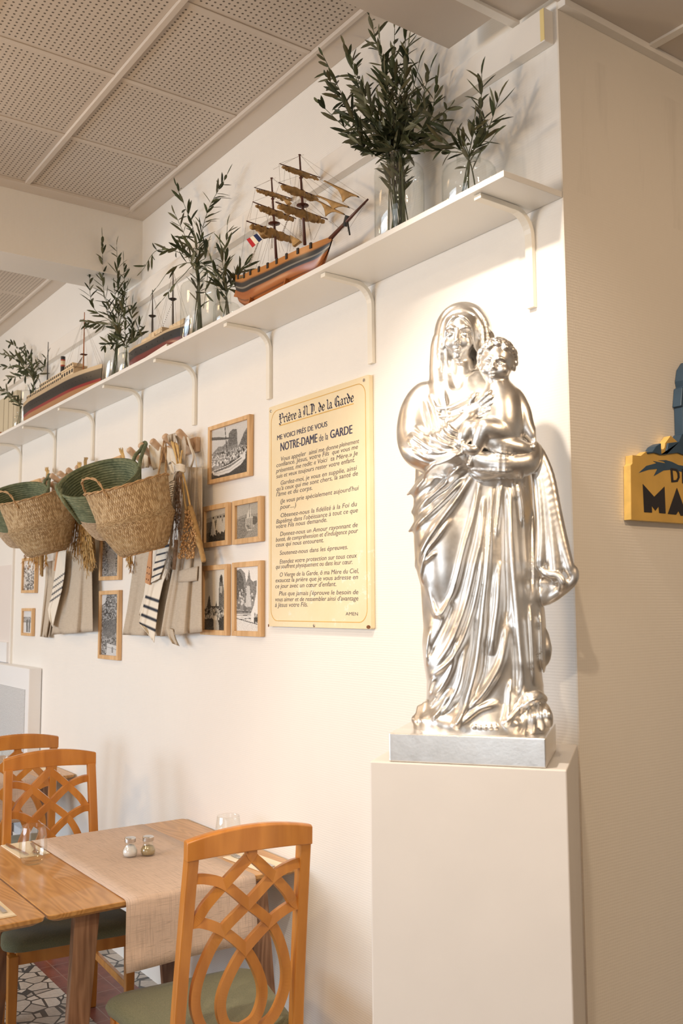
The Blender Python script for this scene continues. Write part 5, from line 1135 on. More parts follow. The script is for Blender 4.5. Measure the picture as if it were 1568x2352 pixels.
for (a_, M_, f_) in ((m1t, fm_, m1f), (m2t, mm_, m2f)):
    for t_, r_ in ((.57, .022), (.0, .005), (.26, .007), (.40, .007)):
        p = a_.lerp(f_, t_); MB().lathe([(0, -.003), (r_*.55, -.003), (r_, .0005), (r_, .002), (0, .003)], 14, c=tuple(p)).build('mast_cap' if r_ < .01 else 'fighting_top', MATS['mast_brown'], M_)
bs0, bs1 = AS(1060, 985), AS(1455, 572)
MB().tube([bs0, bs0.lerp(bs1, .5), bs1], [.0075, .0055, .003], 10).build('bowsprit', MATS['mast_brown'], ship, smooth=True)
MB().tube([AS(1235, 760), AS(1268, 938)], [.004, .0028], 8).build('martingale', MATS['black_paint'], ship); MB().tube([AS(1215, 850), AS(1245, 740)], .008, 8).build('bowsprit_cap', MATS['black_paint'], ship)
rs = random.Random(5)
def furled(a, b2, r, name='furled_sail', sag=.0):
    pts = []; R_l = []
    for i in range(31):
        t = i/30; p = a.lerp(b2, t)+Vector((rs.uniform(-.002, .002), rs.uniform(-.002, .002), -r*.8-sag*math.sin(PI*t)+rs.uniform(-.004, .001))); pts.append(p); R_l.append(r*(.45+.55*math.sin(PI*min(1, max(0, t))))*rs.uniform(.62, 1.30))
    return MB().tube(pts, R_l, 9, flat=1.15).build(name, MATS['canvas'], ship, smooth=True)
def yard(xa, ya, xb, yb_, mtop, mft, r, sail_r):
    pa_ = at_y(*A(xa, ya), YS-.0); pm = None
    zc = (ya+yb_)/2; t = (zc-A(0, 0)[1])*0
    # the yard crosses its mast; ends run across the shelf, near end left, far end right
    best = min(range(101), key=lambda i: abs(proj_y(mtop.lerp(mft, i/100))-((ya+yb_)/2*.22321+330))); c = mtop.lerp(mft, best/100)+Vector((0, -.006, 0))
    Xw = c.x+so.x; n_ = at_x(*A(xa, ya), Xw+.012); f_ = at_x(*A(xb, yb_), Xw-.012)
    n_ = Vector((n_.x-so.x, max(n_.y, 1.60)-so.y, n_.z-so.z)); f_ = Vector((f_.x-so.x, min(f_.y, 1.848)-so.y, f_.z-so.z))
    y_ = MB().tube([n_, n_.lerp(f_, .5), f_], [r*.5, r, r*.5], 8).build('yard', MATS['mast_brown'], ship)
    furled(n_.lerp(f_, .06), n_.lerp(f_, .94), sail_r); return n_, f_
def proj_y(p):
    q = p+so-Vector((0, 0, CAMH)); return 1176-FPX*q.dot(AU)/q.dot(AF)
ends = []
for q_ in ((545, 205, 965, 350, m1t, m1f, .003, .0085), (535, 400, 960, 555, m1t, m1f, .0035, .0125), (505, 600, 1100, 795, m1t, m1f, .004, .0145), (285, 450, 690, 570, m2t, m2f, .003, .0085), (270, 598, 715, 772, m2t, m2f, .0035, .0115), (205, 795, 785, 1000, m2t, m2f, .004, .0140)): ends.append(yard(*q_))
for a_, b_, tip_ in (((1010, 385), (1355, 548), (1190, 604)), ((930, 535), (1255, 655), (1095, 672)), ((940, 590), (1210, 728), (1015, 742))):
    p, q = AS(*a_), AS(*b_); tp = AS(*tip_); n_ = 12; vs = []; fs = []
    for i in range(n_+1):
        t = i/n_; c = p.lerp(q, t); tt_ = ((tp-p).dot(q-p)/(q-p).length_squared); h = max(0, 1-abs(t-tt_)/.22); lo = c.lerp(tp, h*.9)+Vector((0, 0, -.008*(1-abs(2*t-1)))); w_ = .004+.004*rs.random()
        vs += [c+Vector((0, 0, .003)), c+Vector((0, -w_, -.002)), lo+Vector((0, -w_*.6, 0)), lo+Vector((0, 0, -.002)), c+Vector((0, w_, -.002))]
    for i in range(n_):
        for j in range(5): fs.append((5*i+j, 5*i+(j+1) % 5, 5*i+5+(j+1) % 5, 5*i+5+j))
    MB().add(vs, fs).build('furled_jib', MATS['canvas'], ship, smooth=True)
for a_, b_, c_ in (((310, 880), (490, 940), (380, 975)), ((580, 560), (665, 600), (640, 635)), ((660, 940), (770, 1000), (700, 1060))):
    p, q, r_ = AS(*a_), AS(*b_), AS(*c_); MB().add([p+Vector((0, -.004, 0)), q+Vector((0, -.004, 0)), r_+Vector((0, -.008, 0)), p+Vector((0, .004, -.004)), q+Vector((0, .004, -.004)), r_+Vector((0, .002, -.002))], [(0, 1, 2), (5, 4, 3), (0, 3, 4, 1), (1, 4, 5, 2), (2, 5, 3, 0)]).build('hanging_canvas', MATS['canvas'], ship)
b = MB(); LN = [((765, 125), (1440, 575)), ((765, 300), (1320, 690)), ((770, 480), (1245, 750)), ((770, 300), (1020, 392)), ((775, 620), (1150, 860)), ((460, 365), (740, 470)), ((470, 480), (770, 640)), ((740, 130), (480, 265)), ((480, 590), (780, 760)), ((455, 370), (290, 450)), ((205, 800), (130, 1340)), ((300, 450), (240, 770)),
      ((760, 310), (620, 1130)), ((765, 480), (650, 1110)), ((770, 640), (690, 1085)), ((770, 330), (870, 1000)), ((775, 640), (890, 990)), ((820, 640), (875, 995)), ((470, 590), (300, 1290)), ((475, 830), (330, 1270)), ((480, 830), (370, 1240)), ((470, 480), (430, 1210)), ((490, 740), (550, 1120)), ((490, 830), (590, 1110)), ((1455, 575), (1240, 905)), ((1440, 590), (1180, 900)), ((1400, 620), (1200, 870)), ((540, 205), (550, 400)), ((600, 260), (590, 420)), ((640, 235), (660, 420)), ((720, 270), (700, 460)), ((270, 600), (210, 790)), ((330, 640), (260, 1000)), ((640, 560), (620, 760)), ((1090, 800), (1160, 880)), ((540, 430), (480, 590)), ((950, 545), (1330, 680)), ((880, 320), (1180, 560)), ((985, 800), (900, 990)), ((400, 700), (440, 850))]
for p, q in LN: b.tube([AS(*p), AS(*q)], .00042, 4)
for n_, f_ in ends:
    for e_ in (n_, f_): b.tube([e_, (m1t if abs(e_.x-m1t.x) < abs(e_.x-m2t.x) else m2t)*.0+Vector((e_.x+.01, 0, e_.z+.055))], .0004, 4)
b.build('rigging', MATS['rope'], ship)
b = MB()                                               # ladder-like shrouds with knots
for p, q in (((410, 1010), (340, 1280)), ((545, 960), (575, 1110)), ((715, 770), (685, 960)), ((830, 800), (880, 990))):
    for off in (-.006, .006):
        a_, e_ = AS(*p)+Vector((off*.4, -.03, 0)), AS(*q)+Vector((off, -.045, 0)); b.tube([a_, e_], .0007, 4)
    for k in range(9):
        t = k/9; a_, e_ = AS(*p), AS(*q); c = a_.lerp(e_, t)+Vector((0, -.03-.015*t, 0)); b.tube([c-Vector((.0024+.004*t, 0, 0)), c+Vector((.0024+.004*t, 0, 0))], .0007, 4)
b.build('shroud', MATS['rope'], ship)
fl = [AS(205, 985, 1.70), AS(310, 925, 1.70), AS(365, 985, 1.70), AS(265, 1068, 1.70)]
vs, fs, cs = [], [], []
for k, c in enumerate(((.48, .03, .035), (.86, .78, .60), (.02, .03, .09))):
    a0, a1 = k/3, (k+1)/3; q0 = [fl[0].lerp(fl[1], a0), fl[0].lerp(fl[1], a1), fl[3].lerp(fl[2], a1), fl[3].lerp(fl[2], a0)]
    n0 = len(vs); vs += q0+[p+Vector((0, .0012, 0)) for p in q0]; cs += [c]*8
    fs += [tuple(n0+i for i in f) for f in ((0, 1, 2, 3), (7, 6, 5, 4), (0, 4, 5, 1), (1, 5, 6, 2), (2, 6, 7, 3), (3, 7, 4, 0))]
MB().add(vs, fs, cs).build('flag', MATS['flag_cloth'], ship)['label'] = 'small red, cream and dark blue flag'
# --- liner model
def Bp(x, y): return (x*.16582, 760+y*.16582)
YL = 1.715; lo_ = Vector((at_y(*Bp(900, 850), YL).x, YL, VZ))
def BS(x, y, Y=YL): p = at_y(*Bp(x, y), Y); return p-lo_
liner = empty('liner_model', lo_, 0, 'long black and red liner model with one banded funnel, at the left of the shelf', 'model ship')
s0, b0 = BS(385, 1022), BS(1420, 455); LL_ = b0.x-s0.x; zk = .012
ztl = lambda t: s0.z+.004+(b0.z-s0.z-.004)*(t**4 if t > .0 else 0)*1.0
bml = lambda t: .048*(min(1, (t+.10)/.25)**.6)*max(.03, 1-max(0, (t-.62)/.38)**2)
CR = (.56, .42, .26)
lh = hull(liner, lambda t: s0.x+LL_*t, ztl, lambda t: zk, bml, [(.16, CR), (.19, (.05, .04, .03)), (.58, (.022, .021, .022)), (.72, (.27, .022, .024)), (1, (.40, .20, .085))], fine=.30, bowx=lambda t, s_: -.02*s_*max(0, (t-.8)/.2))
b = MB()
for k in range(26):
    t = .06+k*.034; b.ell((s0.x+LL_*t, -bml(t)*.985, ztl(t)-(ztl(t)-zk)*.40), (.0018, .0012, .0018), 8, 5)
b.build('porthole', MATS['black_paint'], lh)
def deck(t0, t1, z0, z1, w_, name='deckhouse', win=0):
    x0, x1 = s0.x+LL_*t0, s0.x+LL_*t1; o = MB().box(x0, x1, -w_, w_, z0, z1).build(name, MATS['cream_paint'], liner, bevel=.001)
    if win:
        w2 = MB()
        for k in range(win):
            x = x0+(x1-x0)*(k+.5)/win; w2.box(x-(x1-x0)/win*.28, x+(x1-x0)/win*.28, -w_-.0008, -w_+.001, z0+(z1-z0)*.35, z0+(z1-z0)*.8)
        w2.build('window', MATS['black_paint'], o)
    return o
zd = ztl(.4)
deck(.08, .58, zd, zd+.026, .037, win=20); deck(.26, .57, zd+.026, zd+.054, .032, win=12); deck(.57, .73, zd, zd+.040, .034, win=5); deck(.60, .70, zd+.050, zd+.072, .028, 'wheelhouse', 4); deck(.58, .74, zd+.040, zd+.050, .038)
f0, f1 = BS(868, 600), BS(878, 355); rf = .0125
for nm, a_, b_, mt in (('funnel', 0, .55, 'black_paint'), ('funnel_band', .55, .62, 'funnel_red'), ('funnel_band', .62, .80, 'cream_paint'), ('funnel_band', .80, .86, 'funnel_red'), ('funnel_top', .86, 1.0, 'black_paint')):
    p, q = Vector((f0.x, 0, zd+.03)).lerp(Vector((f0.x, 0, f1.z)), a_), Vector((f0.x, 0, zd+.03)).lerp(Vector((f0.x, 0, f1.z)), b_); MB().tube([p, q], rf, 18).build(nm, MATS[mt], liner)
for (x0_, y0_, x1_, y1_, mt) in ((655, 700, 688, 140, 'black_paint'), (1155, 470, 1146, -240, 'varnish')):
    p, q = BS(x0_, y0_), BS(x1_, y1_); mo = MB().tube([Vector((p.x, 0, zd)), Vector((p.x, 0, q.z))], [.0042, .0020], 8).build('mast', MATS[mt], liner)
    c = Vector((p.x, 0, zd+(q.z-zd)*(.30 if mt == 'varnish' else .16))); MB().box(c.x-.012, c.x+.012, -.016, .016, c.z-.002, c.z+.002).build('crosstree', MATS['mast_brown'], mo)
b = MB(); mx = BS(1150, 0).x; mz = BS(1146, -240).z
for x_, z_ in ((s0.x+LL_*.99, ztl(.99)), (s0.x+LL_*.90, ztl(.9)), (s0.x+LL_*.62, zd+.072), (s0.x+LL_*.66, zd+.072)):
    for sd in (-.03, .03): b.tube([Vector((mx, 0, mz-.03)), Vector((x_, sd*(.3 if x_ > s0.x+LL_*.95 else 1), z_))], .0004, 4)
for k in range(5): b.tube([Vector((mx, 0, zd+.09)), Vector((mx+.02*(k-2), -.028, zd+.03))], .0009, 4)
for k in range(30): x = s0.x+LL_*(.02+.018*k); b.tube([Vector((x, -.042, zd)), Vector((x, -.042, zd+.014))], .0006, 4)
b.build('rigging', MATS['rope'], liner)
b = MB()
for t in (.16, .24, .32): x = s0.x+LL_*t; b.tube([(x, -.044, zd), (x, -.050, zd+.05), (x+.006, -.062, zd+.072)], .0016, 6)
b.build('davit', MATS['black_paint'], liner)
# --- smaller two-masted steamer
def Cp(x, y): return (290+x*.17219, 580+y*.17219)
YM = 1.735; mo_ = Vector((at_y(*Cp(500, 1150), YM).x, YM, VZ))
def CS(x, y): return at_y(*Cp(x, y), YM)-mo_
stm = empty('steamer_model', mo_, 0, 'small black and dark red two-masted ship model on a pale stand, behind a glass vase', 'model ship')
s1, b1 = CS(95, 1320), CS(850, 930); L1 = b1.x-s1.x
zt1 = lambda t: s1.z+(b1.z-s1.z)*t+.010*math.sin(PI*2*t)*0-.006*math.sin(PI*t)
bm1 = lambda t: .040*(min(1, (t+.12)/.3)**.6)*max(.03, 1-max(0, (t-.66)/.34)**2)
mh = hull(stm, lambda t: s1.x+L1*t, zt1, lambda t: .030, bm1, [(.14, CR), (.60, (.028, .029, .032)), (.66, (.15, .03, .03)), (1, (.17, .028, .026))], fine=.35, bowx=lambda t, s_: -.015*s_*max(0, (t-.8)/.2))
b = MB(); 
for k in range(8): t = .1+.1*k; b.ell((s1.x+L1*t, -bm1(t)*.985, zt1(t)-.03), (.003, .0015, .003), 8, 5)
b.build('porthole', MATS['black_paint'], mh)
x0, x1 = s1.x+L1*.34, s1.x+L1*.80
MB().prism([(x0, 0), (x1, 0), (x1-.01, .040), (x0+.03, .028)], .03, Matrix(((1, 0, 0, 0), (0, 0, 1, -.046), (0, 1, 0, 0), (0, 0, 0, 1)))).build('stand', MATS['white_trim'], stm)
def mid(t): return s1.x+L1*t
for t0, t1, h0, h1, w_ in ((.26, .50, .0, .022, .028), (.38, .62, .012, .034, .024), (.72, .96, .0, .010, .018)):
    MB().box(mid(t0), mid(t1), -w_, w_, zt1(.4)+h0, zt1(.4)+h1+.012*(t0 > .7)).build('deckhouse', MATS['cream_paint'], stm, bevel=.001)
for x_, yt_, t_ in ((360, 490, .36), (588, 215, .72)):
    q = CS(x_, yt_); mo = MB().tube([Vector((mid(t_), 0, zt1(t_)-.01)), Vector((mid(t_)-.006, 0, q.z))], [.0046, .0016], 8).build('mast', MATS['black_paint'], stm)
    zc = zt1(t_)+(q.z-zt1(t_))*.50; MB().lathe([(0, -.006), (.006, -.006), (.017, .001), (.017, .003), (0, .004)], 12, c=(mid(t_)-.004, 0, zc)).build('crow_nest', MATS['black_paint'], mo)
b = MB(); zq = CS(588, 215).z; zp = CS(360, 490).z
for a_, zt_, xs_ in ((mid(.72), zq, (.56, .62, .84, .90)), (mid(.36), zp, (.20, .26, .46, .52))):
    for k in xs_:
        for sd in (-.034, .034): b.tube([Vector((a_-.005, 0, zt_-.02)), Vector((mid(k), sd, zt1(k)))], .00042, 4)
for k in range(16):
    for s_ in (.62, .84): t = k/16; c = Vector((mid(.72)-.004, 0, zt1(.7)+(zq-zt1(.7))*.48)).lerp(Vector((mid(s_), -.034, zt1(s_))), t); b.ell(c, (.0016, .0016, .0022), 5, 4)
b.build('rigging', MATS['rope'], stm)
# --- little copper coloured boat at the far left
cb = at_y(2, 985, 1.72); t = MB(); t.lathe([(0, 0), (.03, 0), (.055, .02), (.060, .045), (.056, .047), (.05, .02), (0, .008)], 28, cap0=False, cap1=False)
o = t.build('copper_bowl', MATS['varnish'], smooth=True); o.location = (cb.x, 1.72, VZ); tag(o, 'brown glossy bowl cut by the left frame edge at the far end of the shelf', 'bowl')

# --- grooved beige panel standing on the far end of the shelf
q0, q1 = at_y(40, 950, 1.835), at_y(4, 919, 1.835)
t = empty('grooved_panel', (q0.x-.40, 1.835, VZ), 0, 'beige grooved panel standing on the far left end of the shelf', 'panel')
paint('panel_beige', (.62, .55, .40), .5, .04)
MB().box(-.40, .40, -.010, .018, 0, q1.z-VZ).build('board', MATS['panel_beige'], t, bevel=.002)
for k in range(6): MB().box(.34-k*.11, .345-k*.11, -.0112, -.0095, .01, q1.z-VZ-.01).build('groove', MATS['bark'] if 'bark' in MATS else MATS['rope'], t)
# ---------------------------------------------------------------- peg rails
def peg_rail(tips, endpx, label, z_in=None, extra=0.06):
    e_ = at_y(*endpx, WY-.022)
    zr = e_.z; xs_ = [at_y(px, py, 1.760).x for px, py in tips]; x0 = min(xs_)-extra; x1 = e_.x
    t = empty('peg_rail', ((x0+x1)/2, WY-.0012, zr), 0, label, 'peg rail', 'beech peg rails on the wall'); cx_ = (x0+x1)/2
    MB().box(x0-cx_, x1-cx_, -.0215, 0, -.032, .032).build('rail', MATS['peg_beech'], t, bevel=.002)
    for (px, py), x in zip(tips, xs_):
        tip = at_y(px, py, 1.760)-t.location; base = Vector((tip.x-.004, -.016, max(-.012, tip.z-.085)))
        d = (tip-base).normalized(); up = Vector((1, 0, 0)).cross(d); rings = []
        for q, r_ in ((0, .013), (.45, .0145), (.90, .0165), (.97, .014), (1.0, .008)):
            c = base.lerp(tip, q); rings.append([c+(Vector((1, 0, 0))*math.cos(2*PI*j/12)+up*math.sin(2*PI*j/12))*r_ for j in range(12)])
        MB().loft(rings).build('peg', MATS['peg_beech'], t, smooth=True)
    return t, zr, x0, x1
PT1 = [(294, 1030), (320, 1019), (347, 1010.5), (375.5, 999), (407, 988.5)]
PT2 = [(96, 1099), (115.5, 1090), (134, 1084.5), (153, 1077), (174, 1070)]
r1, rz1, ra0, ra1 = peg_rail(PT1, (450, 1019.5), 'beech peg rail behind the nearer baskets and aprons')
r2, rz2, rb0, rb1 = peg_rail(PT2, (196, 1093), 'beech peg rail behind the farther baskets and aprons')
# ---------------------------------------------------------------- baskets
m = N('seagrass'); uv = m.n('TexCoord').outputs['UV']; sep = m.n('SeparateXYZ', i_0=uv)
def woven(m, sep, nu, nv):
    a = m.math('MULTIPLY', sep.outputs[0], nu); b_ = m.math('MULTIPLY', sep.outputs[1], nv)
    s1_ = m.math('ADD', a, b_); s2_ = m.math('SUBTRACT', a, b_)
    c1 = m.math('ABSOLUTE', m.math('SINE', m.math('MULTIPLY', s1_, PI))); c2 = m.math('ABSOLUTE', m.math('SINE', m.math('MULTIPLY', s2_, PI)))
    chk = m.math('MODULO', m.math('ADD', m.math('FLOOR', s1_), m.math('FLOOR', s2_)), 2.0)
    chk = m.math('ABSOLUTE', chk)
    h = m.math('ADD', m.math('MULTIPLY', c1, m.math('SUBTRACT', 1.0, chk)), m.math('MULTIPLY', c2, chk)); h = m.math('MULTIPLY', h, m.math('MULTIPLY_ADD', c2, .5, .5))
    cell = m.n('TexWhiteNoise', noise_dimensions='2D', i_Vector=m.n('CombineXYZ', i_0=m.math('FLOOR', s1_), i_1=m.math('FLOOR', s2_)).outputs[0]).outputs['Value']
    return h, cell
h, cell = woven(m, sep, 104.0, 27.0)
col = m.ramp(m.math('ADD', m.math('MULTIPLY', cell, 0.55), m.math('MULTIPLY', h, 0.45)), [(0.05, (0.20, 0.115, 0.05)), (0.4, (0.42, 0.275, 0.135)), (0.75, (0.60, 0.44, 0.25)), (1.0, (0.72, 0.56, 0.36))])
m.set(Base_Color=col, Roughness=0.6); m.b.inputs['Specular IOR Level'].default_value = 0.35; m.bump(h, 0.9, 0.003); MATS['seagrass'] = m.m
paint('seagrass_rope', (0.46, 0.29, 0.14), 0.7, 0.3, 90, 0.8, 150)
m = N('green_coil'); v = m.obj(); f = m.noise(m.obj((60, 60, 220)), 1.0, 3); g = m.noise(v, 22, 2)
m.set(Base_Color=m.ramp(m.math('ADD', m.math('MULTIPLY', f, .6), m.math('MULTIPLY', g, .4)), [(.30, (.060, .078, .036)), (.50, (.135, .160, .085)), (.64, (.22, .235, .13)), (.76, (.46, .40, .23))]), Roughness=.75); m.bump(f, .6, .002); MATS['green_coil'] = m.m
m = N('palm_coil'); f = m.noise(m.obj((60, 60, 220)), 1.0, 3)
m.set(Base_Color=m.ramp(f, [(.3, (.30, .20, .11)), (.7, (.56, .42, .28))]), Roughness=.75); m.bump(f, .6, .002); MATS['palm_coil'] = m.m
def shell(prof, n, fn=None, uvs=(1, 1)):
    vs, uvl = [], []
    for i, (r, z) in enumerate(prof):
        for j in range(n+1):
            a = 2*PI*j/n; p = Vector((r*math.cos(a), r*math.sin(a), z)); vs.append(fn(p) if fn else p); uvl.append((j/n+1e-4, i/(len(prof)-1)+1e-4))
    return vs, [(i*(n+1)+j, i*(n+1)+j+1, (i+1)*(n+1)+j+1, (i+1)*(n+1)+j) for i in range(len(prof)-1) for j in range(n)], uvl
def rope(p0, p1, p2, p3, r, name, mat, parent, tw=True, n=26):
    P = spline([p0, p1, p2, p3], n//3); b = MB()
    if not tw: b.tube(P, r, 8); return b.build(name, mat, parent, smooth=True)
    for ph in (0, PI):
        pts = []
        for i, p in enumerate(P):
            t = (P[min(i+1, len(P)-1)]-P[max(i-1, 0)]).normalized(); a = t.orthogonal().normalized(); c = t.cross(a); q = ph+i*.95
            pts.append(p+(a*math.cos(q)+c*math.sin(q))*r*.62)
        b.tube(pts, r*.62, 6)
    return b.build(name, mat, parent, smooth=True)
VD = lambda p: (p-Vector((0, 0, CAMH))).normalized()
def tilt_frame(px, py, Y, roll, pitch):
    """frame at a hanging basket: roll lifts its right side, pitch tips its mouth towards the room"""
    o = at_y(px, py, Y); f = Vector((o.x, o.y, 0)).normalized(); r = Vector((f.y, -f.x, 0)); u = Vector((0, 0, 1))
    M = Matrix((r, f, u)).transposed()
    return o, M @ Matrix.Rotation(-roll, 3, 'Y') @ Matrix.Rotation(pitch, 3, 'X')
def belly_basket(px, py, Y, label, hookpx, fhook, s=1.0):
    o, M = tilt_frame(px, py, Y, math.radians(15), math.radians(3)); t = empty('seagrass_basket', o, 0, label, 'basket', 'seagrass belly baskets'); t.rotation_euler = M.to_euler()
    key = [(.098, 0), (.118, .008), (.135, .035), (.158, .085), (.178, .125), (.190, .150), (.1935, .162), (.188, .172), (.184, .185), (.187, .23), (.193, .28), (.200, .330), (.201, .336)]
    K_ = [(r*s, z*s) for r, z in key]; prof = []
    for i in range(len(K_)-1):
        for k in range(4): prof.append((K_[i][0]+(K_[i+1][0]-K_[i][0])*k/4, K_[i][1]+(K_[i+1][1]-K_[i][1])*k/4))
    prof.append(K_[-1]); prof += [(K_[-1][0]-.006, K_[-1][1]-.001), (K_[-2][0]-.009, .30*s), (.18*s, .2*s), (.178*s, .16*s), (.12*s, .03*s), (.03*s, .012)]
    def warp(p):
        q = p.copy(); a = math.atan2(p.y, p.x); e = p.z/.336/s
        q.z += .010*e*e*math.cos(2*a+.6)*s; q.x *= 1+.03*e*math.cos(2*a); q.y *= 1-.08*e*math.cos(2*a)*.5; return q
    vs, fs, uvl = shell(prof, 72, warp); b = MB(); b.add(vs, fs, uv=uvl)
    bd = b.build('woven_body', MATS['seagrass'], t, smooth=True, flip=False)
    b = MB(); b.lathe([(0, -.003), (.090*s, -.003), (.099*s, .004)], 40, cap0=False, cap1=False); b.build('woven_base', MATS['seagrass_rope'], t, smooth=True)
    for nm, R_, z_, r_ in (('braided_rim', .200*s, .334*s, .0055), ('base_braid', .0985*s, .002, .0050)):
        b = MB(); 
        for ph in (0, PI):
            P = [warp(Vector(((R_+r_*.6*math.cos(q*11+ph))*math.cos(q), (R_+r_*.6*math.cos(q*11+ph))*math.sin(q), z_+r_*.6*math.sin(q*11+ph)))) for q in [2*PI*i/150 for i in range(151)]]; b.tube(P, r_*.6, 5, cap=False)
        b.build(nm, MATS['seagrass_rope'], t, smooth=True)
    # free handle at the left, hung handle at the right
    h = .30*s; inv = M.inverted()
    rope(*[Vector(p)*s for p in ((-.100, -.172, .285), (-.135, -.160, .385), (-.200, -.055, .405), (-.198, .035, .330))], .0058*s, 'rope_handle', MATS['seagrass_rope'], t)
    for px_, py_, Yh in fhook:
        top = inv @ (at_y(px_, py_, Yh)-o); A_, B_ = Vector((.135*s, -.140*s, h)), Vector((.190*s, .02*s, h+.02*s)); dv = (B_-A_)*.30
        rope(A_, top-dv*.35+Vector((0, 0, -.004)), top+dv*.35+Vector((0, 0, -.004)), B_, .0052*s, 'rope_handle', MATS['seagrass_rope'], t)
    return t
def coil_basket(px, py, Y, label, hooks, roll, pitch, s=1.0):
    o, M = tilt_frame(px, py, Y, roll, pitch); t = empty('coil_basket', o, 0, label, 'basket', 'green coiled palm baskets'); t.rotation_euler = M.to_euler(); inv = M.inverted()
    def rad(z): e = z/.30; return (.110+.095*min(1, e)**.75)*s
    nco = 26
    def prof(z0, z1, n_, off=0.0, rev=False):
        out = []
        for i in range(n_):
            for k in range(5):
                q = k/5; z = z0+(z1-z0)*(i+q)/n_; out.append((rad(z)+off+.0042*math.sin(PI*q)*(1 if not rev else -1)*s, z*s))
        out.append((rad(z1)+off, z1*s)); return out
    b = MB(); vs, fs, _ = shell([(.02, 0), (.08, 0)]+prof(0.0, .135, 11), 60); b.add(vs, fs); b.build('natural_lower_body', MATS['palm_coil'], t, smooth=True, flip=False)
    b = MB(); outp = prof(.135, .30, 14); inn = prof(.02, .30, 22, -.010*s, True)[::-1]
    vs, fs, _ = shell(outp+[(rad(.30)+.002, .3035*s), (rad(.30)-.006*s, .304*s)]+inn+[(.02, .012)], 60); b.add(vs, fs); b.build('green_upper_body', MATS['green_coil'], t, smooth=True, flip=False)
    for k, (px_, py_, Yh, sx_, yy) in enumerate(hooks):
        top = inv @ (at_y(px_, py_, Yh)-o); a0 = yy
        ang = [a0-.24, a0+.24]; lo = [Vector((rad(.12)*1.03*math.cos(a), rad(.12)*1.03*math.sin(a), .12*s)) for a in ang]; hi = [Vector((rad(.30)*1.02*math.cos(a), rad(.30)*1.02*math.sin(a), .305*s)) for a in ang]
        dv = (hi[1]-hi[0])*.30
        P = spline([lo[0], hi[0]*.96+lo[0]*.04+Vector((0, 0, 0)), hi[0].lerp(top, .6), top-dv*.5, top+dv*.5, hi[1].lerp(top, .6), hi[1]*.96+lo[1]*.04, lo[1]], 6)
        MB().tube(P, .0098*s, 9).build('rope_handle', MATS['green_coil'], t, smooth=True)
    return t
belly_basket(331, 1268, 1.60, 'natural woven seagrass basket hanging in front of the nearer peg rail', None, [(378, 1012, 1.775)], .84)
belly_basket(112, 1271, 1.60, 'natural woven seagrass basket hanging in front of the farther peg rail', None, [(153, 1088, 1.775)], .88)
coil_basket(266, 1216, 1.670, 'green coiled basket tucked behind the nearer seagrass basket', [(166, 1098, 1.62, -1, PI*1.03), (333, 1019, 1.785, 1, .12)], math.radians(20), math.radians(30), .90)
coil_basket(62, 1240, 1.665, 'green coiled basket tucked behind the farther seagrass basket', [(-14, 1165, 1.62, -1, PI*1.03), (114, 1092, 1.785, 1, .12)], math.radians(18), math.radians(27), .92)
# ---------------------------------------------------------------- linen aprons and towels
m = N('linen'); v = m.obj(); wx_ = m.noise(m.obj((30, 30, 700)), 1.0, 2); wz_ = m.noise(m.obj((700, 700, 30)), 1.0, 2); f = m.math('ADD', m.math('MULTIPLY', wx_, .5), m.math('MULTIPLY', wz_, .5))
m.set(Base_Color=m.ramp(f, [(.35, (.46, .385, .295)), (.62, (.585, .505, .405))]), Roughness=.9); m.b.inputs['Specular IOR Level'].default_value = .15; m.bump(f, .3, .001); MATS['linen'] = m.m
tinted('towel_cloth', .9, .15, .25, 500)
paint('cotton_tape', (.74, .67, .56), .9, .04)
def cloth(name, left, right, Y, amp, folds, mat, parent=None, nu=22, nv=26, ph=0.0, thick=.002, stripes=None, tilt=0.0, hem=.004):
    """sheet hanging between two traced edges, waving in depth"""
    def lerp_edge(E, t):
        ys = [p[1] for p in E]; d = [0]
        for i in range(len(E)-1): d.append(d[-1]+math.hypot(E[i+1][0]-E[i][0], E[i+1][1]-E[i][1]))
        s_ = t*d[-1]
        for i in range(len(E)-1):
            if s_ <= d[i+1]+1e-9:
                q = (s_-d[i])/(d[i+1]-d[i]); return (E[i][0]+(E[i+1][0]-E[i][0])*q, E[i][1]+(E[i+1][1]-E[i][1])*q)
        return E[-1]
    vs, cs = [], []
    for i in range(nv+1):
        t = i/nv; l, r = lerp_edge(left, t), lerp_edge(right, t)
        for j in range(nu+1):
            q = j/nu; px, py = l[0]+(r[0]-l[0])*q, l[1]+(r[1]-l[1])*q
            y = Y+tilt*t-amp*(.35+.65*t)*(math.sin(2*PI*folds*q+ph+1.3*t)+.35*math.sin(2*PI*folds*2.3*q+2.1*ph+2*t))-(.0 if t < .97 else -hem*math.sin(9*q+ph))
            vs.append(at_y(px, py, min(y, WY-.004)))
            cs.append(stripes(q, t) if stripes else None)
    fs = [(i*(nu+1)+j, i*(nu+1)+j+1, (i+1)*(nu+1)+j+1, (i+1)*(nu+1)+j) for i in range(nv) for j in range(nu)]
    o = MB().add(vs, fs, cs if stripes else None).build(name, MATS[mat], parent, smooth=True, flip=False)
    sd = o.modifiers.new('solid', 'SOLIDIFY'); sd.thickness = thick; sd.offset = 0
    return o
WHT, DRK = (.80, .735, .63), (.045, .05, .065)
def stripe(lo, hi, n=4):
    def f(q, t):
        k = (t-lo)/(hi-lo)
        if 0 <= k <= 1: return DRK if (k*n) % 1 < .30 else WHT
        return WHT
    return f
ap1 = cloth('linen_apron', [(424, 1072), (416, 1180), (400, 1290), (380, 1390), (368, 1462)], [(464, 1074), (464, 1180), (463, 1290), (463, 1380), (464, 1451)], 1.808, .012, 2.2, 'linen', tilt=-.01)
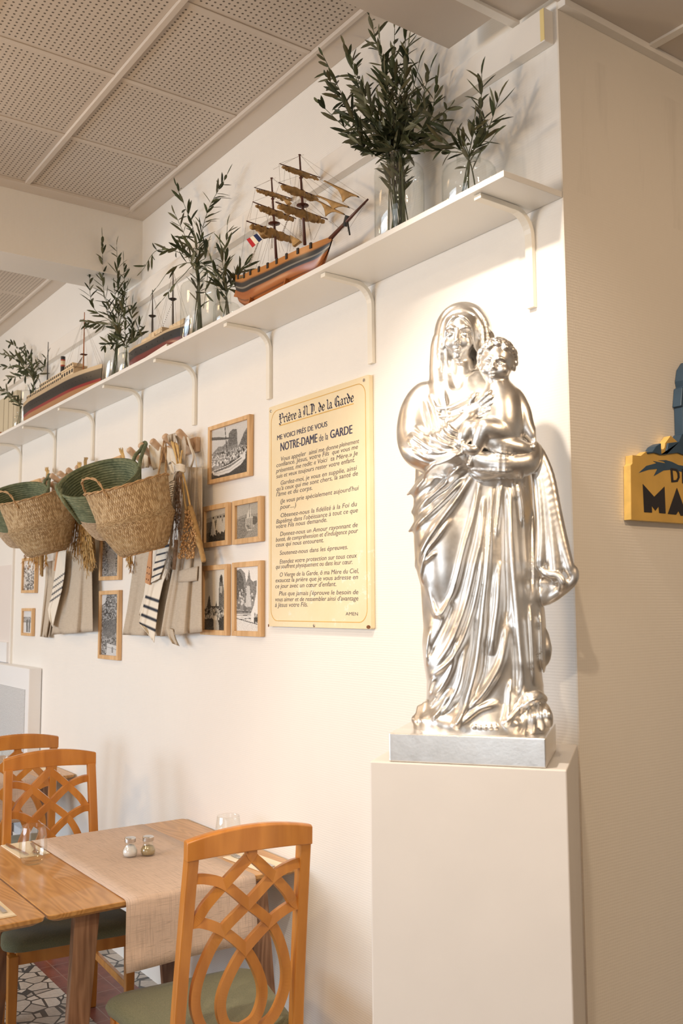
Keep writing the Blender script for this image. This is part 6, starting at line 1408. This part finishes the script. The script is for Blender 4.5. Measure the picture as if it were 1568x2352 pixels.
tag(ap1, 'long linen apron hanging right of the nearer basket, down to the tall photo', 'apron', 'linen aprons on the peg rails')
o = cloth('pocket', [(408, 1312), (409, 1338)], [(454, 1300), (452, 1334)], 1.790, .002, 1, 'linen', ap1, 8, 4)
o = MB().tube(spline([at_y(438, 1076, 1.815), at_y(444, 1050, 1.80), at_y(436, 1022, 1.79), at_y(431, 1004, 1.79), at_y(436, 1018, 1.80), at_y(447, 1045, 1.82), at_y(452, 1074, 1.818)], 6), .0045, 6, flat=.35).build('neck_tape', MATS['cotton_tape'], ap1, smooth=True)
o = cloth('hanging_tie', [(380, 1440), (386, 1462), (396, 1478)], [(398, 1446), (404, 1468), (412, 1484)], 1.80, .006, 1.5, 'linen', ap1, 8, 8)
ap2 = cloth('linen_apron', [(312, 1262), (302, 1330), (292, 1400), (281, 1458)], [(392, 1258), (390, 1330), (386, 1400), (378, 1461)], 1.825, .013, 2.2, 'linen', ph=1.0)
tag(ap2, 'linen apron hanging below the nearer basket, behind the striped towel', 'apron', 'linen aprons on the peg rails')
tw1 = cloth('striped_towel', [(370, 1255), (348, 1310), (336, 1360), (326, 1405), (319, 1430), (336, 1452)], [(392, 1255), (384, 1310), (374, 1340), (365, 1380), (360, 1420), (354, 1476)], 1.775, .009, 1.2, 'towel_cloth', None, 18, 60, .6, stripes=stripe(.56, .96, 4))
tag(tw1, 'cream towel with dark stripes below the nearer basket', 'towel', 'striped towels on the peg rails')
tw2 = cloth('towel_fold', [(352, 1255), (340, 1300), (330, 1370), (318, 1412)], [(384, 1255), (372, 1310), (356, 1370), (338, 1424)], 1.80, .006, 1.0, 'towel_cloth', tw1, 14, 50, .2, stripes=lambda q, t: WHT)
tw5 = cloth('towel_upper_fold', [(364, 1252), (356, 1290), (346, 1340)], [(392, 1246), (384, 1276), (366, 1330)], 1.765, .006, 1.0, 'towel_cloth', tw1, 12, 40, 2.0, stripes=stripe(.05, 1.0, 5))
ap3 = cloth('linen_apron', [(148, 1255), (140, 1320), (128, 1400), (118, 1458)], [(213, 1240), (211, 1310), (212, 1380), (213, 1450)], 1.812, .013, 2.0, 'linen', ph=.4)
tag(ap3, 'linen apron hanging below the farther basket, right of the striped towel', 'apron', 'linen aprons on the peg rails')
ap4 = cloth('linen_apron', [(106, 1290), (104, 1340), (98, 1400), (92, 1462)], [(138, 1285), (130, 1340), (122, 1410), (112, 1465)], 1.830, .012, 1.4, 'linen', ph=2.0)
tag(ap4, 'narrow fold of linen apron at the left below the farther basket', 'apron', 'linen aprons on the peg rails')
tw3 = cloth('striped_towel', [(134, 1268), (126, 1320), (118, 1370), (110, 1400), (114, 1425), (120, 1438)], [(152, 1265), (148, 1320), (142, 1355), (132, 1395), (126, 1420), (121, 1441)], 1.785, .007, 1.1, 'towel_cloth', None, 18, 60, 1.4, stripes=lambda q, t: DRK if .38 < t+.10*q < .74 and ((t+.10*q-.38)/.36*4) % 1 < .26 else WHT)
tag(tw3, 'cream towel with dark stripes below the farther basket', 'towel', 'striped towels on the peg rails')
# cloth tops on the pegs
for nm, pts, lb_, cat, mat in (('knotted_apron_tie', [(384, 1000), (392, 994), (404, 996), (408, 1006), (400, 1012), (388, 1010)], 'grey-beige linen tie knotted over the end pegs of the nearer rail', 'apron tie', 'linen'),):
    t = empty(nm, at_y(400, 1004, 1.78), 0, lb_, cat)
    for k, (L_, R_, Yk) in enumerate((([(384, 1000), (387, 1014)], [(402, 994), (404, 1018)], 1.772), ([(402, 1000), (408, 1018), (412, 1040)], [(424, 1002), (428, 1020), (424, 1064)], 1.785))):
        o = cloth('linen_loop', L_, R_, Yk, .012, 1.0, mat, None, 12, 8, k*1.5); o.parent = t; o.matrix_parent_inverse = Matrix.Translation(-t.location)
for L_, R_, Yk, lb_ in (([(342, 1022), (346, 1060), (352, 1080)], [(370, 1026), (368, 1060), (372, 1072)], 1.800, 'cream cloth hanging on the middle pegs behind the nearer basket'), ([(378, 1024), (384, 1060), (394, 1090)], [(404, 1034), (408, 1056), (412, 1084)], 1.810, 'cream cloth hanging at the right pegs behind the dried bouquet'), ([(322, 1040), (326, 1074)], [(340, 1046), (342, 1074)], 1.82, 'pale cloth on the peg beside the green basket handle'), ([(122, 1106), (126, 1134)], [(148, 1112), (150, 1136)], 1.81, 'cream cloth on the middle pegs behind the farther basket')):
    o = cloth('hanging_cloth', L_, R_, Yk, .008, 1.3, 'towel_cloth', None, 14, 10, 1.0, stripes=lambda q, t: (.74, .66, .54)); tag(o, lb_, 'cloth', 'cloths on the pegs')
# ---------------------------------------------------------------- wooden slotted spatulas
wood('spatula_wood', (.50, .235, .10), (.62, .33, .16), 2, 1.2, .5, 12, 6)
def spatula(px0, py0, px1, py1, wd, Y, label, holes=True):
    a, c = at_y(px0, py0, Y), at_y(px1, py1, Y-.0); d = c-a; L_ = d.length; ux = d.normalized(); sd = Vector((0, -1, 0)).cross(ux).normalized()
    t = empty('slotted_spatula', a, 0, label, 'spatula', 'wooden slotted spatulas'); b = MB(); rings = []
    for q, w_ in ((0, .011), (.30, .012), (.45, wd*.55), (.62, wd*.85), (.98, wd), (1.0, wd*.96)):
        rings.append([ux*L_*q+sd*w_*e_+Vector((0, f_*.003, 0)) for e_, f_ in ((-1, -1), (1, -1), (1, 1), (-1, 1))])
    b.loft(rings); b.build('blade', MATS['spatula_wood'], t, bevel=.001)
    if holes:
        hb = MB()
        for r_ in range(3):
            for s_ in (-1, 1): hb.lathe([(0, 0), (.0042, 0), (.0042, .0006), (0, .0007)], 12, cap0=False, cap1=False)
        n_ = len(hb.v)//6; M2 = Matrix((sd, ux, Vector((0, -1, 0)))).transposed(); vv = []
        for k in range(6):
            c_ = ux*L_*(.70+.11*(k//2))+sd*wd*.42*(1 if k % 2 else -1)+Vector((0, -.0031, 0)); vv += [tuple(c_+M2 @ Vector(hb.v[k*n_+i])) for i in range(n_)]
        hb.v = vv; hb.build('hole', MATS['mast_brown'], t)
    return t
spatula(352, 1215, 339, 1341, .026, 1.765, 'wooden spatula with six holes hanging below the nearer basket')
spatula(136, 1225, 127, 1312, .018, 1.80, 'wooden spatula tip below the farther basket, left of the towel', False)
# ---------------------------------------------------------------- dried bouquets
paint('straw', (.62, .41, .16), .7, .2, 30); paint('wheat', (.42, .27, .10), .75, .3, 60, .4, 200); paint('dry_leaf', (.46, .40, .33), .85, .15, 30); paint('husk', (.33, .225, .155), .85, .35, 80); paint('millet', (.52, .32, .15), .8, .35, 120); paint('bulrush', (.40, .25, .10), .9, .2, 60, .5, 200); paint('amber_flower', (.40, .19, .03), .8, .35, 60)
rd = random.Random(9)
bq = empty('dried_bouquet', at_y(412, 1076, 1.76), 0, 'dried bouquet of millet, grasses and bulrush tied with white cloth, right of the nearer basket', 'dried bouquet', 'dried bouquets on the peg rails')
def put(b, name, mat, parent, **k):
    b.v = [tuple(Vector(p)-parent.location) for p in b.v]; return b.build(name, MATS[mat], parent, **k)
YB = 1.758
b = MB()
for p in ([(394, 1014), (410, 1072), (420, 1130), (428, 1172)], [(404, 1018), (416, 1072), (428, 1120), (437, 1164)], [(408, 1022), (413, 1072), (416, 1120)], [(398, 1016), (408, 1072), (406, 1120)], [(418, 1034), (415, 1072), (424, 1150), (430, 1200)]): b.tube(spline([at_y(*q, YB-.006*rd.random()) for q in p], 6), .0042, 7)
put(b, 'stem', 'straw', bq, smooth=True)
b = MB()
for k in range(4): b.tube([at_y(402, 1070+k*4, YB-.008), at_y(413, 1067+k*4, YB-.020), at_y(424, 1071+k*4, YB-.008)], .006, 7)
b.tube([at_y(410, 1078, YB-.014), at_y(402, 1090, YB-.018), at_y(399, 1104, YB-.012)], .004, 6, flat=.4); b.tube([at_y(404, 1070, YB-.012), at_y(394, 1060, YB-.016), at_y(388, 1066, YB-.01)], .006, 6, flat=.4)
put(b, 'cloth_tie', 'cotton_tape', bq, smooth=True)
P = [at_y(*q, YB-.004) for q in ((436, 1164), (446, 1200), (456, 1240), (464, 1272), (468, 1290))]
b = MB().tube(spline(P, 6), [.0118]*3+[.0128]*12+[.0105]*9+[.0085], 10); put(b, 'bulrush_head', 'bulrush', bq, smooth=True)
P = [at_y(*q, YB+.012) for q in ((405, 1240), (402, 1275), (399, 1308))]; put(MB().tube(P, [.009, .010, .0085], 6), 'bark_stick', 'husk', bq, smooth=False)['label'] = 'brown bark stick'
b = MB()
for k in range(330):
    t = rd.random()**.8; w_ = 4+15*min(1, t*1.5); px = 428-4*t+8*math.sin(3*t)+rd.uniform(-1, 1)*w_; py = 1172+110*t; r_ = rd.uniform(.0030, .0050); b.ell(at_y(px, py, YB-.010+rd.uniform(-.016, .014)), (r_, r_, r_*1.2), 5, 4)
put(b, 'millet_head', 'millet', bq, smooth=True)
b = MB()
for k in range(26):
    x0 = rd.uniform(400, 418); x1 = rd.uniform(384, 420); P = spline([at_y(x0, 1085, YB-.01), at_y((x0+x1)/2+rd.uniform(-4, 4), 1150, YB-.016*rd.random()-.004), at_y(x1, 1210+rd.uniform(-20, 50), YB-.02*rd.random())], 6); b.tube(P, .0012, 4)
    for q in range(26):
        i = rd.randrange(2, len(P)-1); d = (P[i+1]-P[i]).normalized()+Vector((rd.uniform(-.6, .6), rd.uniform(-.6, .3), 0)); leaf(b, P[i], d, rd.uniform(.008, .018), .0016, (1, 1, 1), Vector((0, -1, .2)))
put(b, 'grass_spike', 'husk', bq, smooth=True, flip=False)
b = MB(); Pm = spline([at_y(404, 1088, YB-.018), at_y(398, 1140, YB-.022), at_y(393, 1200, YB-.022), at_y(389, 1262, YB-.02)], 10); b.tube(Pm, .0016, 5)
for i in range(3, len(Pm)-2):
    for s_ in (-1, 1): leaf(b, Pm[i], Vector((-.5*1+.2*s_, -.25, 0))+AR*(-.9 if s_ < 0 else .45)+Vector((0, 0, -.28)), .032*(.8+.3*rd.random()), .0058, (1, 1, 1), Vector((0, 0, 1)))
put(b, 'leafy_sprig', 'dry_leaf', bq, smooth=True, flip=False)
b = MB(); 
for k in range(170):
    t = rd.random(); c = at_y(389-6*t+rd.uniform(-1, 1)*6*(1-.4*t), 1258+62*t, YB-.012); leaf(b, c, Vector((rd.uniform(-.6, .6), rd.uniform(-.5, .3), -1)), .028, .0011, (1, 1, 1), Vector((0, -1, 0)))
put(b, 'grass_plume', 'dry_leaf', bq, smooth=True, flip=False)
def wheat_bunch(label, top, tie, bottoms, Y, n, spread, mats):
    t = empty('dried_bouquet', at_y(*tie, Y), 0, label, 'dried bouquet', 'dried bouquets on the peg rails'); b = MB(); hb = MB(); pb_ = MB()
    for k in range(n):
        e_ = bottoms[k % len(bottoms)]; ex, ey = e_[0]+rd.uniform(-spread, spread), e_[1]+rd.uniform(-18, 10)
        P = spline([at_y(top[0]+rd.uniform(-5, 5), top[1]+rd.uniform(-4, 5), Y+.01*rd.random()), at_y(tie[0]+rd.uniform(-3, 3), tie[1], Y), at_y((tie[0]+ex)/2+rd.uniform(-3, 3), (tie[1]+ey)/2, Y-.012*rd.random()), at_y(ex, ey, Y-.02*rd.random())], 6)
        b.tube(P, .0018, 5)
        m_ = len(P); tgt = hb if k % 3 else pb_
        for q in range(int(m_*.45), m_):
            for s_ in range(3): leaf(tgt, P[q], (P[min(q+1, m_-1)]-P[q-1]).normalized()*1.3+Vector((rd.uniform(-.6, .6), rd.uniform(-.5, .3), rd.uniform(-.2, .2))), rd.uniform(.016, .036), .0022, (1, 1, 1), Vector((rd.uniform(-1, 1), -1, 0)))
    put(b, 'stem', mats[0], t, smooth=True); put(hb, 'wheat_ear', mats[1], t, smooth=True, flip=False); put(pb_, 'dry_foliage', mats[2], t, smooth=True, flip=False)
    c = at_y(*tie, Y); put(MB().tube([c+Vector((-.012, 0, 0)), c+Vector((0, -.014, 0)), c+Vector((.012, 0, 0))], .004, 6), 'twine', 'cotton_tape', t)
    return t
wheat_bunch('golden wheat bouquet hanging right of the farther basket, stems up against the rail', (182, 1064), (184, 1082), ((160, 1262), (172, 1270), (184, 1276), (194, 1290), (206, 1296), (200, 1310), (212, 1292)), 1.745, 54, 8, ('straw', 'wheat', 'bulrush'))
wheat_bunch('dark amber dried bouquet behind the farther bouquet, bundled stems beside the end peg', (198, 1054), (196, 1072), ((208, 1250), (214, 1280), (206, 1300)), 1.800, 22, 6, ('wheat', 'bulrush', 'husk'))
wheat_bunch('amber dried flowers whose heads hang under the farther basket', (108, 1076), (108, 1100), ((70, 1290), (84, 1298), (96, 1306), (60, 1284), (102, 1290)), 1.800, 30, 7, ('straw', 'amber_flower', 'amber_flower'))
wheat_bunch('amber dried stems above the nearer green basket, tips showing under the seagrass basket', (278, 1032), (286, 1070), ((296, 1290), (302, 1300), (292, 1275)), 1.815, 22, 4, ('straw', 'amber_flower', 'wheat'))
P = [at_y(*q, 1.775) for q in ((92, 1230), (95, 1290), (97, 1324))]; o = MB().tube(P, [.010, .013, .006], 8).build('dried_pod', MATS['bulrush'], smooth=True); tag(o, 'long dried brown pod hanging below the farther basket', 'dried pod')
